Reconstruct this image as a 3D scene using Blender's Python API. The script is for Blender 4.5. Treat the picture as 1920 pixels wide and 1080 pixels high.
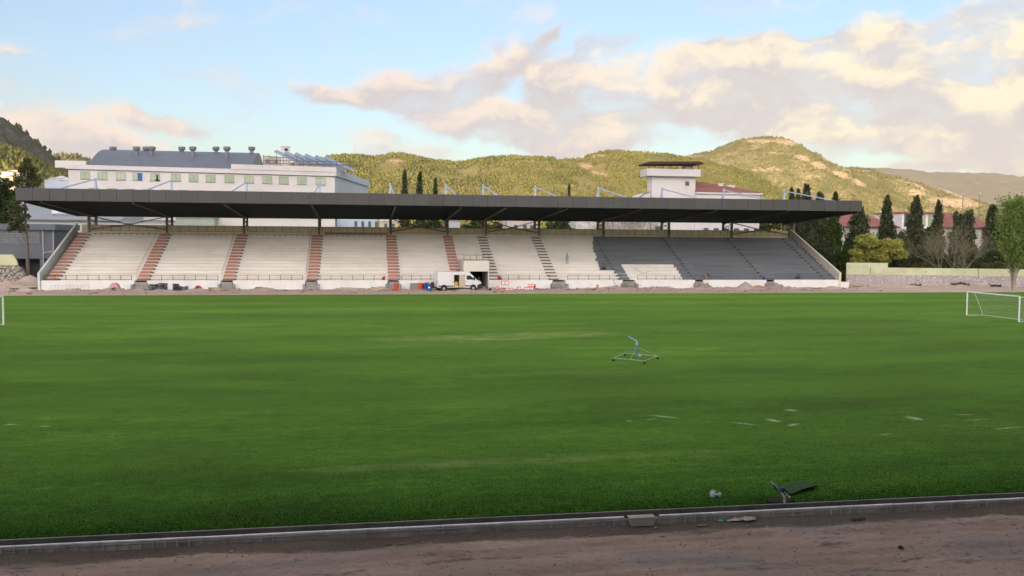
import bpy, bmesh, math, random
import numpy as np
from mathutils import Vector, Matrix
R = math.radians
SC = bpy.context.scene
COL = SC.collection
for o in list(bpy.data.objects):
    bpy.data.objects.remove(o)
random.seed(7)

# ------------------------------------------------------------------ camera
FPX, YAW, PITCH, ROLL, CAMZ = 1650.0, .168, -.056, .007, 7.6
_cy, _sy, _cp, _sp = math.cos(YAW), math.sin(YAW), math.cos(PITCH), math.sin(PITCH)
_fw = Vector((_sy*_cp, _cy*_cp, _sp)); _rt = Vector((_cy, -_sy, 0)); _up = _rt.cross(_fw)
_r2 = _rt*math.cos(ROLL) + _up*math.sin(ROLL); _u2 = -_rt*math.sin(ROLL) + _up*math.cos(ROLL)
cam_d = bpy.data.cameras.new('camera'); cam = bpy.data.objects.new('camera', cam_d); COL.objects.link(cam)
cam_d.sensor_width = 36; cam_d.lens = FPX/1920*36; cam_d.clip_start = .2; cam_d.clip_end = 60000
cam.matrix_world = Matrix(((_r2.x, _u2.x, -_fw.x, 0), (_r2.y, _u2.y, -_fw.y, 0), (_r2.z, _u2.z, -_fw.z, CAMZ), (0, 0, 0, 1)))
SC.camera = cam

def ray(px, py): return _fw + _r2*((px-960)/FPX) + _u2*((540-py)/FPX)
def at_y(px, py, Y):            # survey helper: the point at distance Y seen at a picture position
    d = ray(px, py); t = Y/d.y; return (d.x*t, Y, CAMZ + d.z*t)
def at_z(px, py, Z=0.0):
    d = ray(px, py); t = (Z-CAMZ)/d.z; return (d.x*t, d.y*t, Z)
def proj(p):
    d = Vector(p) - Vector((0, 0, CAMZ)); z = d.dot(_fw)
    return (960 + FPX*d.dot(_r2)/z, 540 - FPX*d.dot(_u2)/z)

# ------------------------------------------------------------------ node helpers
class NT:
    def __init__(s, nt): s.nt = nt; s.n = nt.nodes; s.l = nt.links
    def node(s, t, **k):
        n = s.n.new(t)
        for a, v in k.items():
            if a.startswith('i_'):
                key = a[2:]; key = int(key) if key.isdigit() else key.replace('_', ' ')
                s.set(n.inputs[key], v)
            else: setattr(n, a, v)
        return n
    def set(s, inp, v):
        if isinstance(v, bpy.types.NodeSocket): s.l.new(v, inp)
        elif isinstance(v, bpy.types.Node): s.l.new(v.outputs[0], inp)
        else: inp.default_value = v
    def math(s, op, a, b=None, c=None, clamp=False):
        n = s.n.new('ShaderNodeMath'); n.operation = op; n.use_clamp = clamp
        s.set(n.inputs[0], a)
        if b is not None: s.set(n.inputs[1], b)
        if c is not None: s.set(n.inputs[2], c)
        return n.outputs[0]
    def vmath(s, op, a, b=None, out=0, scale=None):
        n = s.n.new('ShaderNodeVectorMath'); n.operation = op
        s.set(n.inputs[0], a)
        if b is not None: s.set(n.inputs[1], b)
        if scale is not None: s.set(n.inputs['Scale'], scale)
        return n.outputs[out]
    def noise(s, vec, scale, detail=3, rough=.55, out=0, dist=0.0):
        n = s.n.new('ShaderNodeTexNoise'); s.set(n.inputs['Vector'], vec)
        n.inputs['Scale'].default_value = scale; n.inputs['Detail'].default_value = detail
        n.inputs['Roughness'].default_value = rough; n.inputs['Distortion'].default_value = dist
        return n.outputs[out]
    def ramp(s, fac, stops, interp='LINEAR'):
        n = s.n.new('ShaderNodeValToRGB'); n.color_ramp.interpolation = interp
        e = n.color_ramp.elements
        while len(e) > 1: e.remove(e[-1])
        e[0].position = stops[0][0]; e[0].color = tuple(stops[0][1]) + (1,)
        for p, c in stops[1:]:
            x = e.new(p); x.color = tuple(c) + (1,)
        s.set(n.inputs[0], fac); return n.outputs[0]
    def mix(s, f, a, b, mode='MIX'):
        n = s.n.new('ShaderNodeMix'); n.data_type = 'RGBA'; n.blend_type = mode
        s.set(n.inputs[0], f)
        s.set(n.inputs[6], a if not isinstance(a, tuple) else tuple(a[:3]) + (1,))
        s.set(n.inputs[7], b if not isinstance(b, tuple) else tuple(b[:3]) + (1,))
        return n.outputs[2]
    def maprange(s, v, a, b, c=0, d=1, smooth=False):
        n = s.n.new('ShaderNodeMapRange'); n.interpolation_type = 'SMOOTHSTEP' if smooth else 'LINEAR'
        s.set(n.inputs[0], v)
        for i, x in zip((1, 2, 3, 4), (a, b, c, d)): s.set(n.inputs[i], x)
        return n.outputs[0]

# ------------------------------------------------------------------ light: low sun behind the camera, Nishita sky, evening clouds
SUN_EL, SUN_AZ = R(3.7), R(202)          # azimuth clockwise from +Y
sd = bpy.data.lights.new('sun', 'SUN'); sun = bpy.data.objects.new('sun', sd); COL.objects.link(sun)
sd.energy = 5.0; sd.angle = R(.5); sd.color = (1.0, .74, .42)
_sv = Vector((math.sin(SUN_AZ)*math.cos(SUN_EL), math.cos(SUN_AZ)*math.cos(SUN_EL), math.sin(SUN_EL)))
sun.rotation_euler = (-_sv).to_track_quat('-Z', 'Y').to_euler()
sun.location = (0, -60, 120)

W = bpy.data.worlds.new("World"); SC.world = W; W.use_nodes = True
SKY_STRENGTH = .12
EXPOSURE = 1.05
SUNWARD_GAIN = 6.0          # extra brightness added to unseen clouds toward the sun, to light the stand
def sky_world():
    t = NT(W.node_tree); W.node_tree.nodes.clear()
    # cloud field group : (azimuth, elevation) -> density
    G = bpy.data.node_groups.new('cloud_field', 'ShaderNodeTree')
    G.interface.new_socket('Vector', in_out='INPUT', socket_type='NodeSocketVector')
    G.interface.new_socket('Density', in_out='OUTPUT', socket_type='NodeSocketFloat')
    G.interface.new_socket('Lit', in_out='OUTPUT', socket_type='NodeSocketFloat')
    g = NT(G); gi = g.n.new('NodeGroupInput'); go = g.n.new('NodeGroupOutput')
    P = gi.outputs[0]
    w1 = g.noise(P, 9.0, 4, .6, out=1)
    w1 = g.vmath('SUBTRACT', w1, (.5, .5, .5))
    Pw = g.vmath('ADD', P, g.vmath('MULTIPLY', w1, (.13, .06, 0)))
    # x, y, half-length, half-height, tilt (picture position -> direction), weight
    blobs = [(600,178,75,16,8,.9),(700,175,95,26,-4,1.0),(820,160,110,36,-6,1.05),(900,145,60,30,-22,.9),(975,100,60,22,-20,.9),
             (1040,52,32,11,-38,.9),(915,85,24,18,-25,.55),(1005,125,40,12,0,.35),(1110,75,34,24,0,.75),(1170,72,40,12,-10,.75),
             (1060,150,80,42,-10,1.0),(1150,140,110,55,8,1.1),(1230,190,120,48,8,1.1),(1130,210,110,34,3,.95),(900,232,160,34,6,1.3),
             (1000,245,140,36,5,1.2),(1120,180,130,60,0,1.1),(1060,265,200,20,2,.8),(800,215,60,14,10,.6),(720,260,60,10,4,.55),(760,285,90,16,6,.6),(860,292,80,14,0,.5),
             (1090,285,120,16,-4,.6),(1300,150,100,50,-8,1.05),(1330,110,160,26,-10,.95),(1480,85,130,26,-14,1.05),(1460,160,190,62,-12,1.15),
             (1400,215,110,26,6,1.0),(1540,235,130,40,-4,1.1),(1600,145,190,70,-8,1.15),(1720,120,190,70,-6,1.15),(1850,130,190,95,-10,1.15),
             (1890,60,110,60,-18,1.0),(1700,205,160,36,-12,.95),(1840,205,170,40,-6,1.0),(1740,250,120,22,-8,.9),(1880,258,120,18,-6,.85),
             (1570,300,70,16,0,.55),(1650,285,30,9,0,.4),(1790,303,70,10,-6,.7),(1850,312,60,12,0,.7),(1690,322,60,14,0,.7),(1900,322,70,16,-8,.8),
             (2050,150,260,120,-6,1.1),(2300,200,300,60,0,1.0),
             (300,230,95,18,8,.95),(330,243,60,12,8,.6),(215,225,60,10,0,.35),(20,215,110,24,10,.85),(110,265,90,20,6,.8),(210,275,120,20,6,.95),
             (-150,235,200,34,6,.9),(20,85,40,7,12,.45),(-260,120,260,40,0,.6),(1420,262,80,10,-6,.5),(1200,262,60,14,0,.5)]
    acc = top = None
    for (x, y, a, b, tilt, wgt) in blobs:
        d = ray(x, y).normalized()
        az, el = math.atan2(d.x, d.y), math.asin(d.z)
        m = g.n.new('ShaderNodeMapping'); m.vector_type = 'TEXTURE'
        m.inputs['Location'].default_value = (az, el, 0); m.inputs['Rotation'].default_value = (0, 0, -R(tilt))
        m.inputs['Scale'].default_value = (a*1.55/FPX, b*1.72/FPX, 1)
        if acc is None: g.l.new(Pw, m.inputs['Vector'])
        else:            # chained, so that the shader never keeps more than one blob in flight
            c = g.n.new('ShaderNodeVectorMath'); c.operation = 'MULTIPLY_ADD'
            g.l.new(acc, c.inputs[0]); c.inputs[1].default_value = (1e-7,)*3; g.l.new(Pw, c.inputs[2]); g.l.new(c.outputs[0], m.inputs['Vector'])
        L = g.vmath('LENGTH', m.outputs[0], out=1)
        v = g.maprange(L, 1.0, 0.0, 0, wgt, smooth=True)
        acc2 = v if acc is None else g.math('ADD', acc, v)
        ty = g.vmath('DOT_PRODUCT', m.outputs[0], (-.25, 1, 0), out=1)
        top = g.math('MULTIPLY', ty, v) if top is None else g.math('MULTIPLY_ADD', ty, v, top)
        acc = acc2
    top = g.math('DIVIDE', top, g.math('ADD', acc, .05))
    acc = g.math('MINIMUM', acc, .95)
    ps = g.vmath('MULTIPLY', P, (1, 1.9, 1))
    psw = g.vmath('ADD', ps, g.vmath('SCALE', w1, scale=.12))
    n1 = g.noise(psw, 8.5, 6, .60)
    n2 = g.noise(g.vmath('ADD', psw, (-.012, .05, 0)), 8.5, 4, .55)
    far = g.maprange(g.noise(ps, 2.2, 3, .55), .36, .58, 0, 1.0)
    az = g.n.new('ShaderNodeSeparateXYZ'); g.l.new(P, az.inputs[0])
    outside = g.maprange(g.math('ABSOLUTE', g.math('SUBTRACT', az.outputs[0], .17)), .62, .95, 0, 1)
    outside = g.math('MAXIMUM', outside, g.maprange(az.outputs[1], .34, .55, 0, 1))
    acc = g.math('ADD', acc, g.math('MULTIPLY', far, outside))
    dens = g.math('ADD', acc, g.math('MULTIPLY', g.math('SUBTRACT', n1, .5), 3.0))
    g.l.new(dens, go.inputs[0])
    lit = g.math('ADD', g.math('MULTIPLY', top, .6), g.math('MULTIPLY', g.math('SUBTRACT', n1, n2), 4.0))
    g.l.new(lit, go.inputs[1])

    tc = t.node('ShaderNodeTexCoord')
    sep = t.node('ShaderNodeSeparateXYZ'); t.l.new(tc.outputs['Generated'], sep.inputs[0])
    az = t.math('ARCTAN2', sep.outputs[0], sep.outputs[1]); el = t.math('ARCSINE', sep.outputs[2])
    comb = t.node('ShaderNodeCombineXYZ'); t.l.new(az, comb.inputs[0]); t.l.new(el, comb.inputs[1])
    n = t.n.new('ShaderNodeGroup'); n.node_tree = G; t.l.new(comb.outputs[0], n.inputs[0])
    d0, l0 = n.outputs[0], n.outputs[1]
    alpha = t.maprange(d0, -.06, 1.05, 0, .94, smooth=True)
    lit = t.maprange(l0, -.2, .62, 0, 1, smooth=True)
    core = t.maprange(d0, .4, 1.3, 0, 1)
    azw = t.maprange(az, .1, .5, 0, 1)
    litc = t.mix(azw, (1.04, .84, .72), (1.16, 1.0, .70))
    bodyc = t.mix(azw, (.64, .59, .62), (.70, .63, .63))
    litf = t.math('ADD', t.math('MULTIPLY', lit, .85), t.math('MULTIPLY', t.math('SUBTRACT', 1.0, core), .2), clamp=True)
    cc = t.mix(litf, bodyc, litc)
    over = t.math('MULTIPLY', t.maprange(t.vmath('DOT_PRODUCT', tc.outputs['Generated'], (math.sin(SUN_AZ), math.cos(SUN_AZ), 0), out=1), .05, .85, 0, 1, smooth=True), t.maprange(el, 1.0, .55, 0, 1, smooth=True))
    cc = t.vmath('SCALE', cc, scale=t.math('ADD', t.math('MULTIPLY', over, SUNWARD_GAIN), 1.0))
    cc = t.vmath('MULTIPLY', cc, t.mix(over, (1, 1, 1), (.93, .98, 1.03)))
    cc = t.vmath('SCALE', cc, scale=1.0/SKY_STRENGTH/2**EXPOSURE)
    sky = t.node('ShaderNodeTexSky', sky_type='NISHITA', sun_disc=False)
    sky.sun_elevation = SUN_EL; sky.sun_rotation = SUN_AZ; sky.altitude = 300; sky.air_density = 1.0; sky.dust_density = .6; sky.ozone_density = 2.2
    elf = t.maprange(el, 0.0, .40, 0, 1)
    k = t.mix(elf, SKY_LOW, SKY_HIGH)
    skyc = t.vmath('MULTIPLY', sky.outputs[0], k)
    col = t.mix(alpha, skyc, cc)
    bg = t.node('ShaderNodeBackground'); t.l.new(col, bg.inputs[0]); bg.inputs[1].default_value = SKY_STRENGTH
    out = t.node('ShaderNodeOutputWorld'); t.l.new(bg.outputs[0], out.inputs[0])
SKY_LOW, SKY_HIGH = (1.36, 1.38, 1.68), (2.5, 1.92, 1.82)
W.cycles.sampling_method = 'MANUAL'; W.cycles.sample_map_resolution = 512
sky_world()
SC.view_settings.view_transform = 'Standard'; SC.view_settings.look = 'None'; SC.view_settings.gamma = 1
SC.view_settings.exposure = EXPOSURE
SC.cycles.use_denoising = True
SC.cycles.max_bounces = 6; SC.cycles.diffuse_bounces = 3; SC.cycles.transparent_max_bounces = 8

# ------------------------------------------------------------------ object helpers
def tag(o, label=None, cat=None, group=None, kind=None):
    if label: o['label'] = label
    if cat: o['category'] = cat
    if group: o['group'] = group
    if kind: o['kind'] = kind
    return o
def empty(name, loc=(0, 0, 0), rz=0, label=None, cat=None, group=None):
    o = bpy.data.objects.new(name, None); COL.objects.link(o)
    o.location = loc; o.rotation_euler = (0, 0, rz); o.empty_display_size = .3
    return tag(o, label, cat, group)
CH = {}
def link(name, me, mat, parent=None, loc=None):
    o = bpy.data.objects.new(name, me); COL.objects.link(o)
    if mat is not None: me.materials.append(mat)
    if parent is not None:
        o.parent = parent; CH.setdefault(parent.name, []).append(o.name)
    if loc is not None: o.location = loc
    return o
def copy_tree(o, parent=None):
    c = o.copy(); COL.objects.link(c)
    if parent is not None:
        c.parent = parent; CH.setdefault(parent.name, []).append(c.name)
    for k in list(CH.get(o.name, [])): copy_tree(bpy.data.objects[k], c)
    return c

class MB:
    """collects simple solids, built as one mesh"""
    def __init__(s, off=(0, 0, 0)): s.v = []; s.f = []; s.o = Vector(off); s.sm = []
    def add(s, vs, fs, smooth=False):
        n = len(s.v); s.v += [Vector(p) - s.o for p in vs]; s.f += [tuple(i+n for i in f) for f in fs]; s.sm += [smooth]*len(fs); return s
    def box(s, x0, x1, y0, y1, z0, z1):
        return s.add([(x0,y0,z0),(x1,y0,z0),(x1,y1,z0),(x0,y1,z0),(x0,y0,z1),(x1,y0,z1),(x1,y1,z1),(x0,y1,z1)],
                     [(0,3,2,1),(4,5,6,7),(0,1,5,4),(1,2,6,5),(2,3,7,6),(3,0,4,7)])
    def cbox(s, c, sx, sy, sz, rz=0, M=None):
        m = (Matrix.Translation(c) @ Matrix.Rotation(rz, 4, 'Z')) if M is None else M
        vs = [m @ Vector((a*sx/2, b*sy/2, d*sz/2)) for d in (-1, 1) for a, b in ((-1,-1),(1,-1),(1,1),(-1,1))]
        return s.add(vs, [(0,3,2,1),(4,5,6,7),(0,1,5,4),(1,2,6,5),(2,3,7,6),(3,0,4,7)])
    def bar(s, p, q, w, h=None, up=(0, 0, 1)):
        h = h or w; p = Vector(p); q = Vector(q); d = (q-p).normalized(); u = Vector(up)
        if abs(d.dot(u)) > .98: u = Vector((0, 1, 0))
        a = d.cross(u).normalized(); b = a.cross(d)
        vs = [c + a*(i*w/2) + b*(j*h/2) for c in (p, q) for i, j in ((-1,-1),(1,-1),(1,1),(-1,1))]
        return s.add(vs, [(0,3,2,1),(4,5,6,7),(0,1,5,4),(1,2,6,5),(2,3,7,6),(3,0,4,7)])
    def tube(s, p, q, r0, r1=None, n=8, caps=True):
        r1 = r0 if r1 is None else r1; p = Vector(p); q = Vector(q); d = (q-p).normalized()
        u = Vector((0,0,1)) if abs(d.z) < .95 else Vector((1,0,0)); a = d.cross(u).normalized(); b = a.cross(d)
        vs = []
        for c, r in ((p, r0), (q, r1)):
            for i in range(n):
                t = 2*math.pi*i/n; vs.append(c + a*math.cos(t)*r + b*math.sin(t)*r)
        fs = [(i, (i+1) % n, n+(i+1) % n, n+i) for i in range(n)]
        s.add(vs, fs, True)
        if caps: s.add(vs, [tuple(range(n))[::-1], tuple(range(n, 2*n))])
        return s
    def path(s, pts, r, n=8):
        for a, b in zip(pts[:-1], pts[1:]): s.tube(a, b, r, r, n)
        return s
    def lathe(s, prof, c=(0,0,0), n=16):
        c = Vector(c); vs = []; 
        for r, z in prof:
            for i in range(n):
                t = 2*math.pi*i/n; vs.append(c + Vector((math.cos(t)*r, math.sin(t)*r, z)))
        m = len(prof); fs = [(j*n+i, j*n+(i+1) % n, (j+1)*n+(i+1) % n, (j+1)*n+i) for j in range(m-1) for i in range(n)]
        fs += [tuple(range(n))[::-1], tuple(range((m-1)*n, m*n))]
        return s.add(vs, fs, False)
    def prism(s, poly, axis, a, b):
        """poly in the plane across the axis: axis 'x' -> (y,z), 'y' -> (x,z), 'z' -> (x,y)"""
        def P(u, v, w): return {'x': (w, u, v), 'y': (u, w, v), 'z': (u, v, w)}[axis]
        n = len(poly); vs = [P(u, v, a) for u, v in poly] + [P(u, v, b) for u, v in poly]
        return s.add(vs, [tuple(range(n))[::-1], tuple(range(n, 2*n))] + [(i, (i+1) % n, n+(i+1) % n, n+i) for i in range(n)])
    def quad(s, a, b, c, d): return s.add([a, b, c, d], [(0, 1, 2, 3)])
    def build(s, name, mat, parent=None, bevel=0, loc=None):
        me = bpy.data.meshes.new(name); me.from_pydata([tuple(v) for v in s.v], [], s.f)
        me.polygons.foreach_set('use_smooth', s.sm)
        bm = bmesh.new(); bm.from_mesh(me); bmesh.ops.recalc_face_normals(bm, faces=bm.faces)
        if bevel: bmesh.ops.bevel(bm, geom=list(bm.edges), offset=bevel, segments=1, affect='EDGES', clamp_overlap=True)
        bm.to_mesh(me); bm.free(); me.update()
        return link(name, me, mat, parent, loc)

def np_mesh(name, V, F, mat, parent=None, smooth=False, attrs=None, loc=None):
    V = np.asarray(V, np.float32); F = np.asarray(F, np.int32); k = F.shape[1]
    me = bpy.data.meshes.new(name)
    me.vertices.add(len(V)); me.vertices.foreach_set('co', V.ravel())
    me.loops.add(F.size); me.loops.foreach_set('vertex_index', F.ravel())
    me.polygons.add(len(F)); me.polygons.foreach_set('loop_start', np.arange(0, F.size, k, dtype=np.int32))
    me.polygons.foreach_set('loop_total', np.full(len(F), k, np.int32))
    if smooth: me.polygons.foreach_set('use_smooth', np.ones(len(F), bool))
    me.update(calc_edges=True)
    for a, arr in (attrs or {}).items():
        at = me.attributes.new(a, 'FLOAT', 'POINT'); at.data.foreach_set('value', np.asarray(arr, np.float32))
    return link(name, me, mat, parent, loc)

# value noise in numpy
def vnoise(x, y, seed=0):
    xi = np.floor(x).astype(np.int64); yi = np.floor(y).astype(np.int64); xf = x-xi; yf = y-yi
    def h(a, b):
        n = (a*374761393 + b*668265263 + seed*1442695041) & 0xffffffff
        n = ((n ^ (n >> 13))*1274126177) & 0xffffffff; return ((n ^ (n >> 16)) & 0xffff)/65535.0
    u = xf*xf*(3-2*xf); v = yf*yf*(3-2*yf)
    return (h(xi, yi)*(1-u)+h(xi+1, yi)*u)*(1-v) + (h(xi, yi+1)*(1-u)+h(xi+1, yi+1)*u)*v
def fbm(x, y, seed=0, octv=5, gain=.5):
    a = 1; s = 0; t = 0
    for i in range(octv):
        s = s + a*vnoise(x*2**i+i*17.3, y*2**i+i*9.1, seed+i); t += a; a *= gain
    return s/t

# ------------------------------------------------------------------ materials
MATS = {}
def pm(name, c, c2=None, scale=1.0, rough=.8, bump=0.0, bscale=None, detail=4, stretch=(1, 1, 1), metal=0.0, spec=.3,
       lo=.35, hi=.65, stain=None, stain_scale=.3, stain_amt=.5, emit=None, transl=0.0):
    if name in MATS: return MATS[name]
    m = bpy.data.materials.new(name); m.use_nodes = True; t = NT(m.node_tree)
    b = t.n['Principled BSDF']; b.inputs['Roughness'].default_value = rough; b.inputs['Metallic'].default_value = metal
    b.inputs['Specular IOR Level'].default_value = spec
    tc = t.node('ShaderNodeTexCoord'); v = tc.outputs['Object']
    if stretch != (1, 1, 1): v = t.vmath('MULTIPLY', v, stretch)
    if c2 is None: c2 = tuple(x*.82 for x in c)
    n = t.noise(v, scale, detail, .6)
    col = t.mix(t.maprange(n, lo, hi, 0, 1), c, c2)
    if stain:
        s = t.maprange(t.noise(tc.outputs['Object'], stain_scale, 5, .65), .48, .7, 0, stain_amt)
        col = t.mix(s, col, stain)
    t.l.new(col, b.inputs['Base Color'])
    if bump:
        bn = t.node('ShaderNodeBump'); bn.inputs['Strength'].default_value = .6; bn.inputs['Distance'].default_value = bump
        t.l.new(t.noise(v, bscale or scale*3, 4, .6), bn.inputs['Height']); t.l.new(bn.outputs[0], b.inputs['Normal'])
    MATS[name] = m; return m
def leafmat(name, c, c2, scale=.6, transl=.35, tint=None):
    if name in MATS: return MATS[name]
    m = bpy.data.materials.new(name); m.use_nodes = True; t = NT(m.node_tree); t.n.clear()
    tc = t.node('ShaderNodeTexCoord'); gm = t.node('ShaderNodeNewGeometry')
    n = t.noise(tc.outputs['Object'], scale, 3, .6)
    f = t.maprange(t.math('ADD', n, t.math('MULTIPLY', gm.outputs['Random Per Island'], .3)), .45, .85, 0, 1)
    col = t.mix(f, c, c2)
    d = t.node('ShaderNodeBsdfDiffuse'); t.l.new(col, d.inputs[0])
    tr = t.node('ShaderNodeBsdfTranslucent'); t.l.new(col, tr.inputs[0])
    mx = t.node('ShaderNodeMixShader'); mx.inputs[0].default_value = transl
    t.l.new(d.outputs[0], mx.inputs[1]); t.l.new(tr.outputs[0], mx.inputs[2])
    o = t.node('ShaderNodeOutputMaterial'); t.l.new(mx.outputs[0], o.inputs[0]); MATS[name] = m; return m

def M_pitch():
    m = bpy.data.materials.new('pitch_grass'); m.use_nodes = True; t = NT(m.node_tree); b = t.n['Principled BSDF']
    tc = t.node('ShaderNodeTexCoord'); P = tc.outputs['Object']
    st = t.vmath('MULTIPLY', P, (.35, 1, 1))
    big = t.noise(st, .05, 4, .6); mid = t.noise(st, .35, 4, .6); fine = t.noise(t.vmath('MULTIPLY', P, (.5, 1, 1)), 2.4, 6, .75)
    vfine = t.noise(P, 22, 3, .7)
    f = t.math('ADD', t.math('ADD', t.math('MULTIPLY', big, .8), t.math('MULTIPLY', mid, .5)), t.math('ADD', t.math('MULTIPLY', fine, .55), t.math('MULTIPLY', vfine, .35)))
    col = t.ramp(t.maprange(f, .93, 1.30), [(0, (.003, .018, .004)), (.3, (.009, .042, .006)), (.55, (.019, .078, .008)), (.8, (.042, .118, .014)), (1, (.085, .165, .028))])
    mow = t.math('SINE', t.math('MULTIPLY', t.math('ADD', t.node('ShaderNodeSeparateXYZ', i_0=P).outputs[1], t.math('MULTIPLY', mid, 3.0)), .62)); col = t.mix(t.maprange(mow, -.4, 1, 0, .22), col, (.075, .15, .022))
    # dusty worn patches with shapes of their own: arcs left by the old markings, dry streaks
    sep = t.node('ShaderNodeSeparateXYZ'); t.l.new(P, sep.inputs[0])
    worn = None
    for (x, y, a, bb, w) in [(7.5,66,9,2.6,1.0),(15,68,7,3,.85),(4.5,29.2,6.5,.8,.55),(-.5,29.0,2.5,.7,.5),(11,29.6,3,.5,.35),(-14,78,9,3,.45),(-32,80,5,3.5,.55),
                             (56,77,5,4,.4),(8,95,30,3,.25),(40,100,22,3,.22),(-20,104,20,3,.25),(14,48,5,1.3,.2)]:
        dx = t.math('DIVIDE', t.math('SUBTRACT', sep.outputs[0], x), a); dy = t.math('DIVIDE', t.math('SUBTRACT', sep.outputs[1], y), bb)
        r = t.math('ADD', t.math('MULTIPLY', dx, dx), t.math('MULTIPLY', dy, dy))
        v = t.maprange(r, 1.0, 0.0, 0, w, smooth=True); worn = v if worn is None else t.math('MAXIMUM', worn, v)
    wn = t.maprange(t.noise(t.vmath('MULTIPLY', P, (.25, 1, 1)), 2.0, 5, .7), .45, .62)
    worn = t.math('MULTIPLY', worn, t.math('ADD', t.math('MULTIPLY', wn, .8), .2))
    col = t.mix(worn, col, (.20, .21, .10))
    # chalk scuffs
    ch = None
    for (x, y, a, bb, rot) in CHALK:
        mp = t.node('ShaderNodeMapping', vector_type='TEXTURE'); t.l.new(P, mp.inputs['Vector'])
        mp.inputs['Location'].default_value = (x, y, 0); mp.inputs['Rotation'].default_value = (0, 0, R(rot)); mp.inputs['Scale'].default_value = (a, bb, 100)
        v = t.maprange(t.vmath('LENGTH', mp.outputs[0], out=1), 1, .1, 0, 1, smooth=True); ch = v if ch is None else t.math('MAXIMUM', ch, v)
    ch = t.math('MULTIPLY', ch, t.maprange(t.noise(P, 9, 4, .75),   .36, .56, 0, .9))
    col = t.mix(ch, col, (.5, .52, .45))
    t.l.new(col, b.inputs['Base Color']); b.inputs['Roughness'].default_value = .9; b.inputs['Specular IOR Level'].default_value = .02
    b.inputs['Sheen Weight'].default_value = .31; b.inputs['Sheen Roughness'].default_value = .4; b.inputs['Sheen Tint'].default_value = (.46, .80, .15, 1)
    bn = t.node('ShaderNodeBump'); bn.inputs['Strength'].default_value = .8; bn.inputs['Distance'].default_value = .05
    t.l.new(t.math('ADD', fine, vfine), bn.inputs['Height']); t.l.new(bn.outputs[0], b.inputs['Normal'])
    return m
CHALK = []
for (px, py, a, bb, rot) in [(1245,782,.95,.16,-38),(1221,787,.35,.08,5),(1483,770,.38,.3,-40),(1450,789,.3,.55,20),(1488,797,.5,.2,30),(1395,795,.7,.12,-40),
                             (1715,785,.38,.6,10),(1808,778,.6,.08,-10),(1830,788,.8,.08,0),(1890,803,1.0,.08,8),(1660,815,.5,.08,10),(20,797,.35,.14,0),(85,800,.25,.12,0),(1180,790,.2,.1,0)]:
    p = at_z(px, py); CHALK.append((p[0], p[1], a, bb, rot))

def M_dirt(name, base, dark, wet, grey):
    m = bpy.data.materials.new(name); m.use_nodes = True; t = NT(m.node_tree); b = t.n['Principled BSDF']
    P = t.node('ShaderNodeTexCoord').outputs['Object']; st = t.vmath('MULTIPLY', P, (.3, 1, 1))
    a = t.noise(st, .8, 5, .65); f = t.noise(P, 6, 5, .7); g = t.noise(P, 30, 3, .7)
    col = t.mix(t.maprange(a, .4, .62), base, dark)
    col = t.mix(t.maprange(f, .35, .7, 0, .55), col, tuple(x*.7 for x in base))
    s2 = t.maprange(t.noise(t.vmath('ADD', st, (7, 3, 0)), .55, 5, .7), .5, .64)
    col = t.mix(t.math('MULTIPLY', s2, .8), col, grey)
    s3 = t.maprange(t.noise(t.vmath('ADD', st, (2, 31, 0)), 1.4, 5, .75), .58, .68)
    col = t.mix(t.math('MULTIPLY', s3, .85), col, wet)
    peb = t.maprange(g, .62, .75); col = t.mix(t.math('MULTIPLY', peb, .4), col, (.33, .30, .28))
    sp = t.node('ShaderNodeSeparateXYZ'); t.l.new(P, sp.inputs[0])
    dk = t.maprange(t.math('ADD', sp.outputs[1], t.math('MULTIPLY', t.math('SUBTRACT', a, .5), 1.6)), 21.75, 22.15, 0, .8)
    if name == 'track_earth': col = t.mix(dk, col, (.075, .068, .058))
    sc = t.maprange(t.noise(t.vmath('MULTIPLY', P, (.45, 1, 1)), 9, 4, .75), .6, .68, 0, .75); col = t.mix(sc, col, (.07, .06, .055))
    t.l.new(col, b.inputs['Base Color']); b.inputs['Roughness'].default_value = .92; b.inputs['Specular IOR Level'].default_value = .2
    bn = t.node('ShaderNodeBump'); bn.inputs['Strength'].default_value = 1.0; bn.inputs['Distance'].default_value = .10
    t.l.new(t.math('ADD', t.math('MULTIPLY', f, .7), t.math('MULTIPLY', g, .3)), bn.inputs['Height']); t.l.new(bn.outputs[0], b.inputs['Normal'])
    return m

WHITE = pm('white_terrace_paint', (.77, .725, .67), (.67, .635, .58), .5, .8, .01, 8, stretch=(.25, 2, 2), stain=(.52, .47, .39), stain_scale=.22, stain_amt=.45)
WALLW = pm('white_wall_paint', (.80, .79, .78), (.73, .72, .70), .4, .85, stain=(.45, .42, .38), stain_scale=.5, stain_amt=.25)
GREYP = pm('grey_blue_terrace_paint', (.165, .18, .20), (.12, .133, .15), .6, .6, .01, 6, stretch=(.15, 2, 2), stain=(.17, .17, .18), stain_scale=.2, stain_amt=.6)
CREAM = pm('cream_wall_paint', (.90, .78, .52), (.82, .70, .46), .7, .85, stain=(.6, .5, .36), stain_scale=.6, stain_amt=.3)
TERRA = pm('terracotta_step_paint', (.42, .155, .10), (.33, .13, .095), 2.0, .8, stain=(.45, .3, .25), stain_scale=.8, stain_amt=.4)
BROWNG = pm('bare_step_concrete', (.20, .17, .145), (.15, .13, .11), 2.0, .85)
CONC = pm('concrete', (.36, .345, .32), (.26, .25, .235), 1.5, .9, .01, stain=(.18, .17, .16), stain_scale=1.2, stain_amt=.5)
CONCD = pm('dark_concrete', (.13, .125, .12), (.08, .08, .08), 1.5, .9)
STEELB = pm('brown_steel', (.22, .195, .155), (.16, .14, .115), 2, .5, metal=.2)
BLACKR = pm('roof_underside_sheet', (.012, .014, .016), (.008, .009, .010), 1.2, .5, stretch=(.2, 3, 1))
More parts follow.
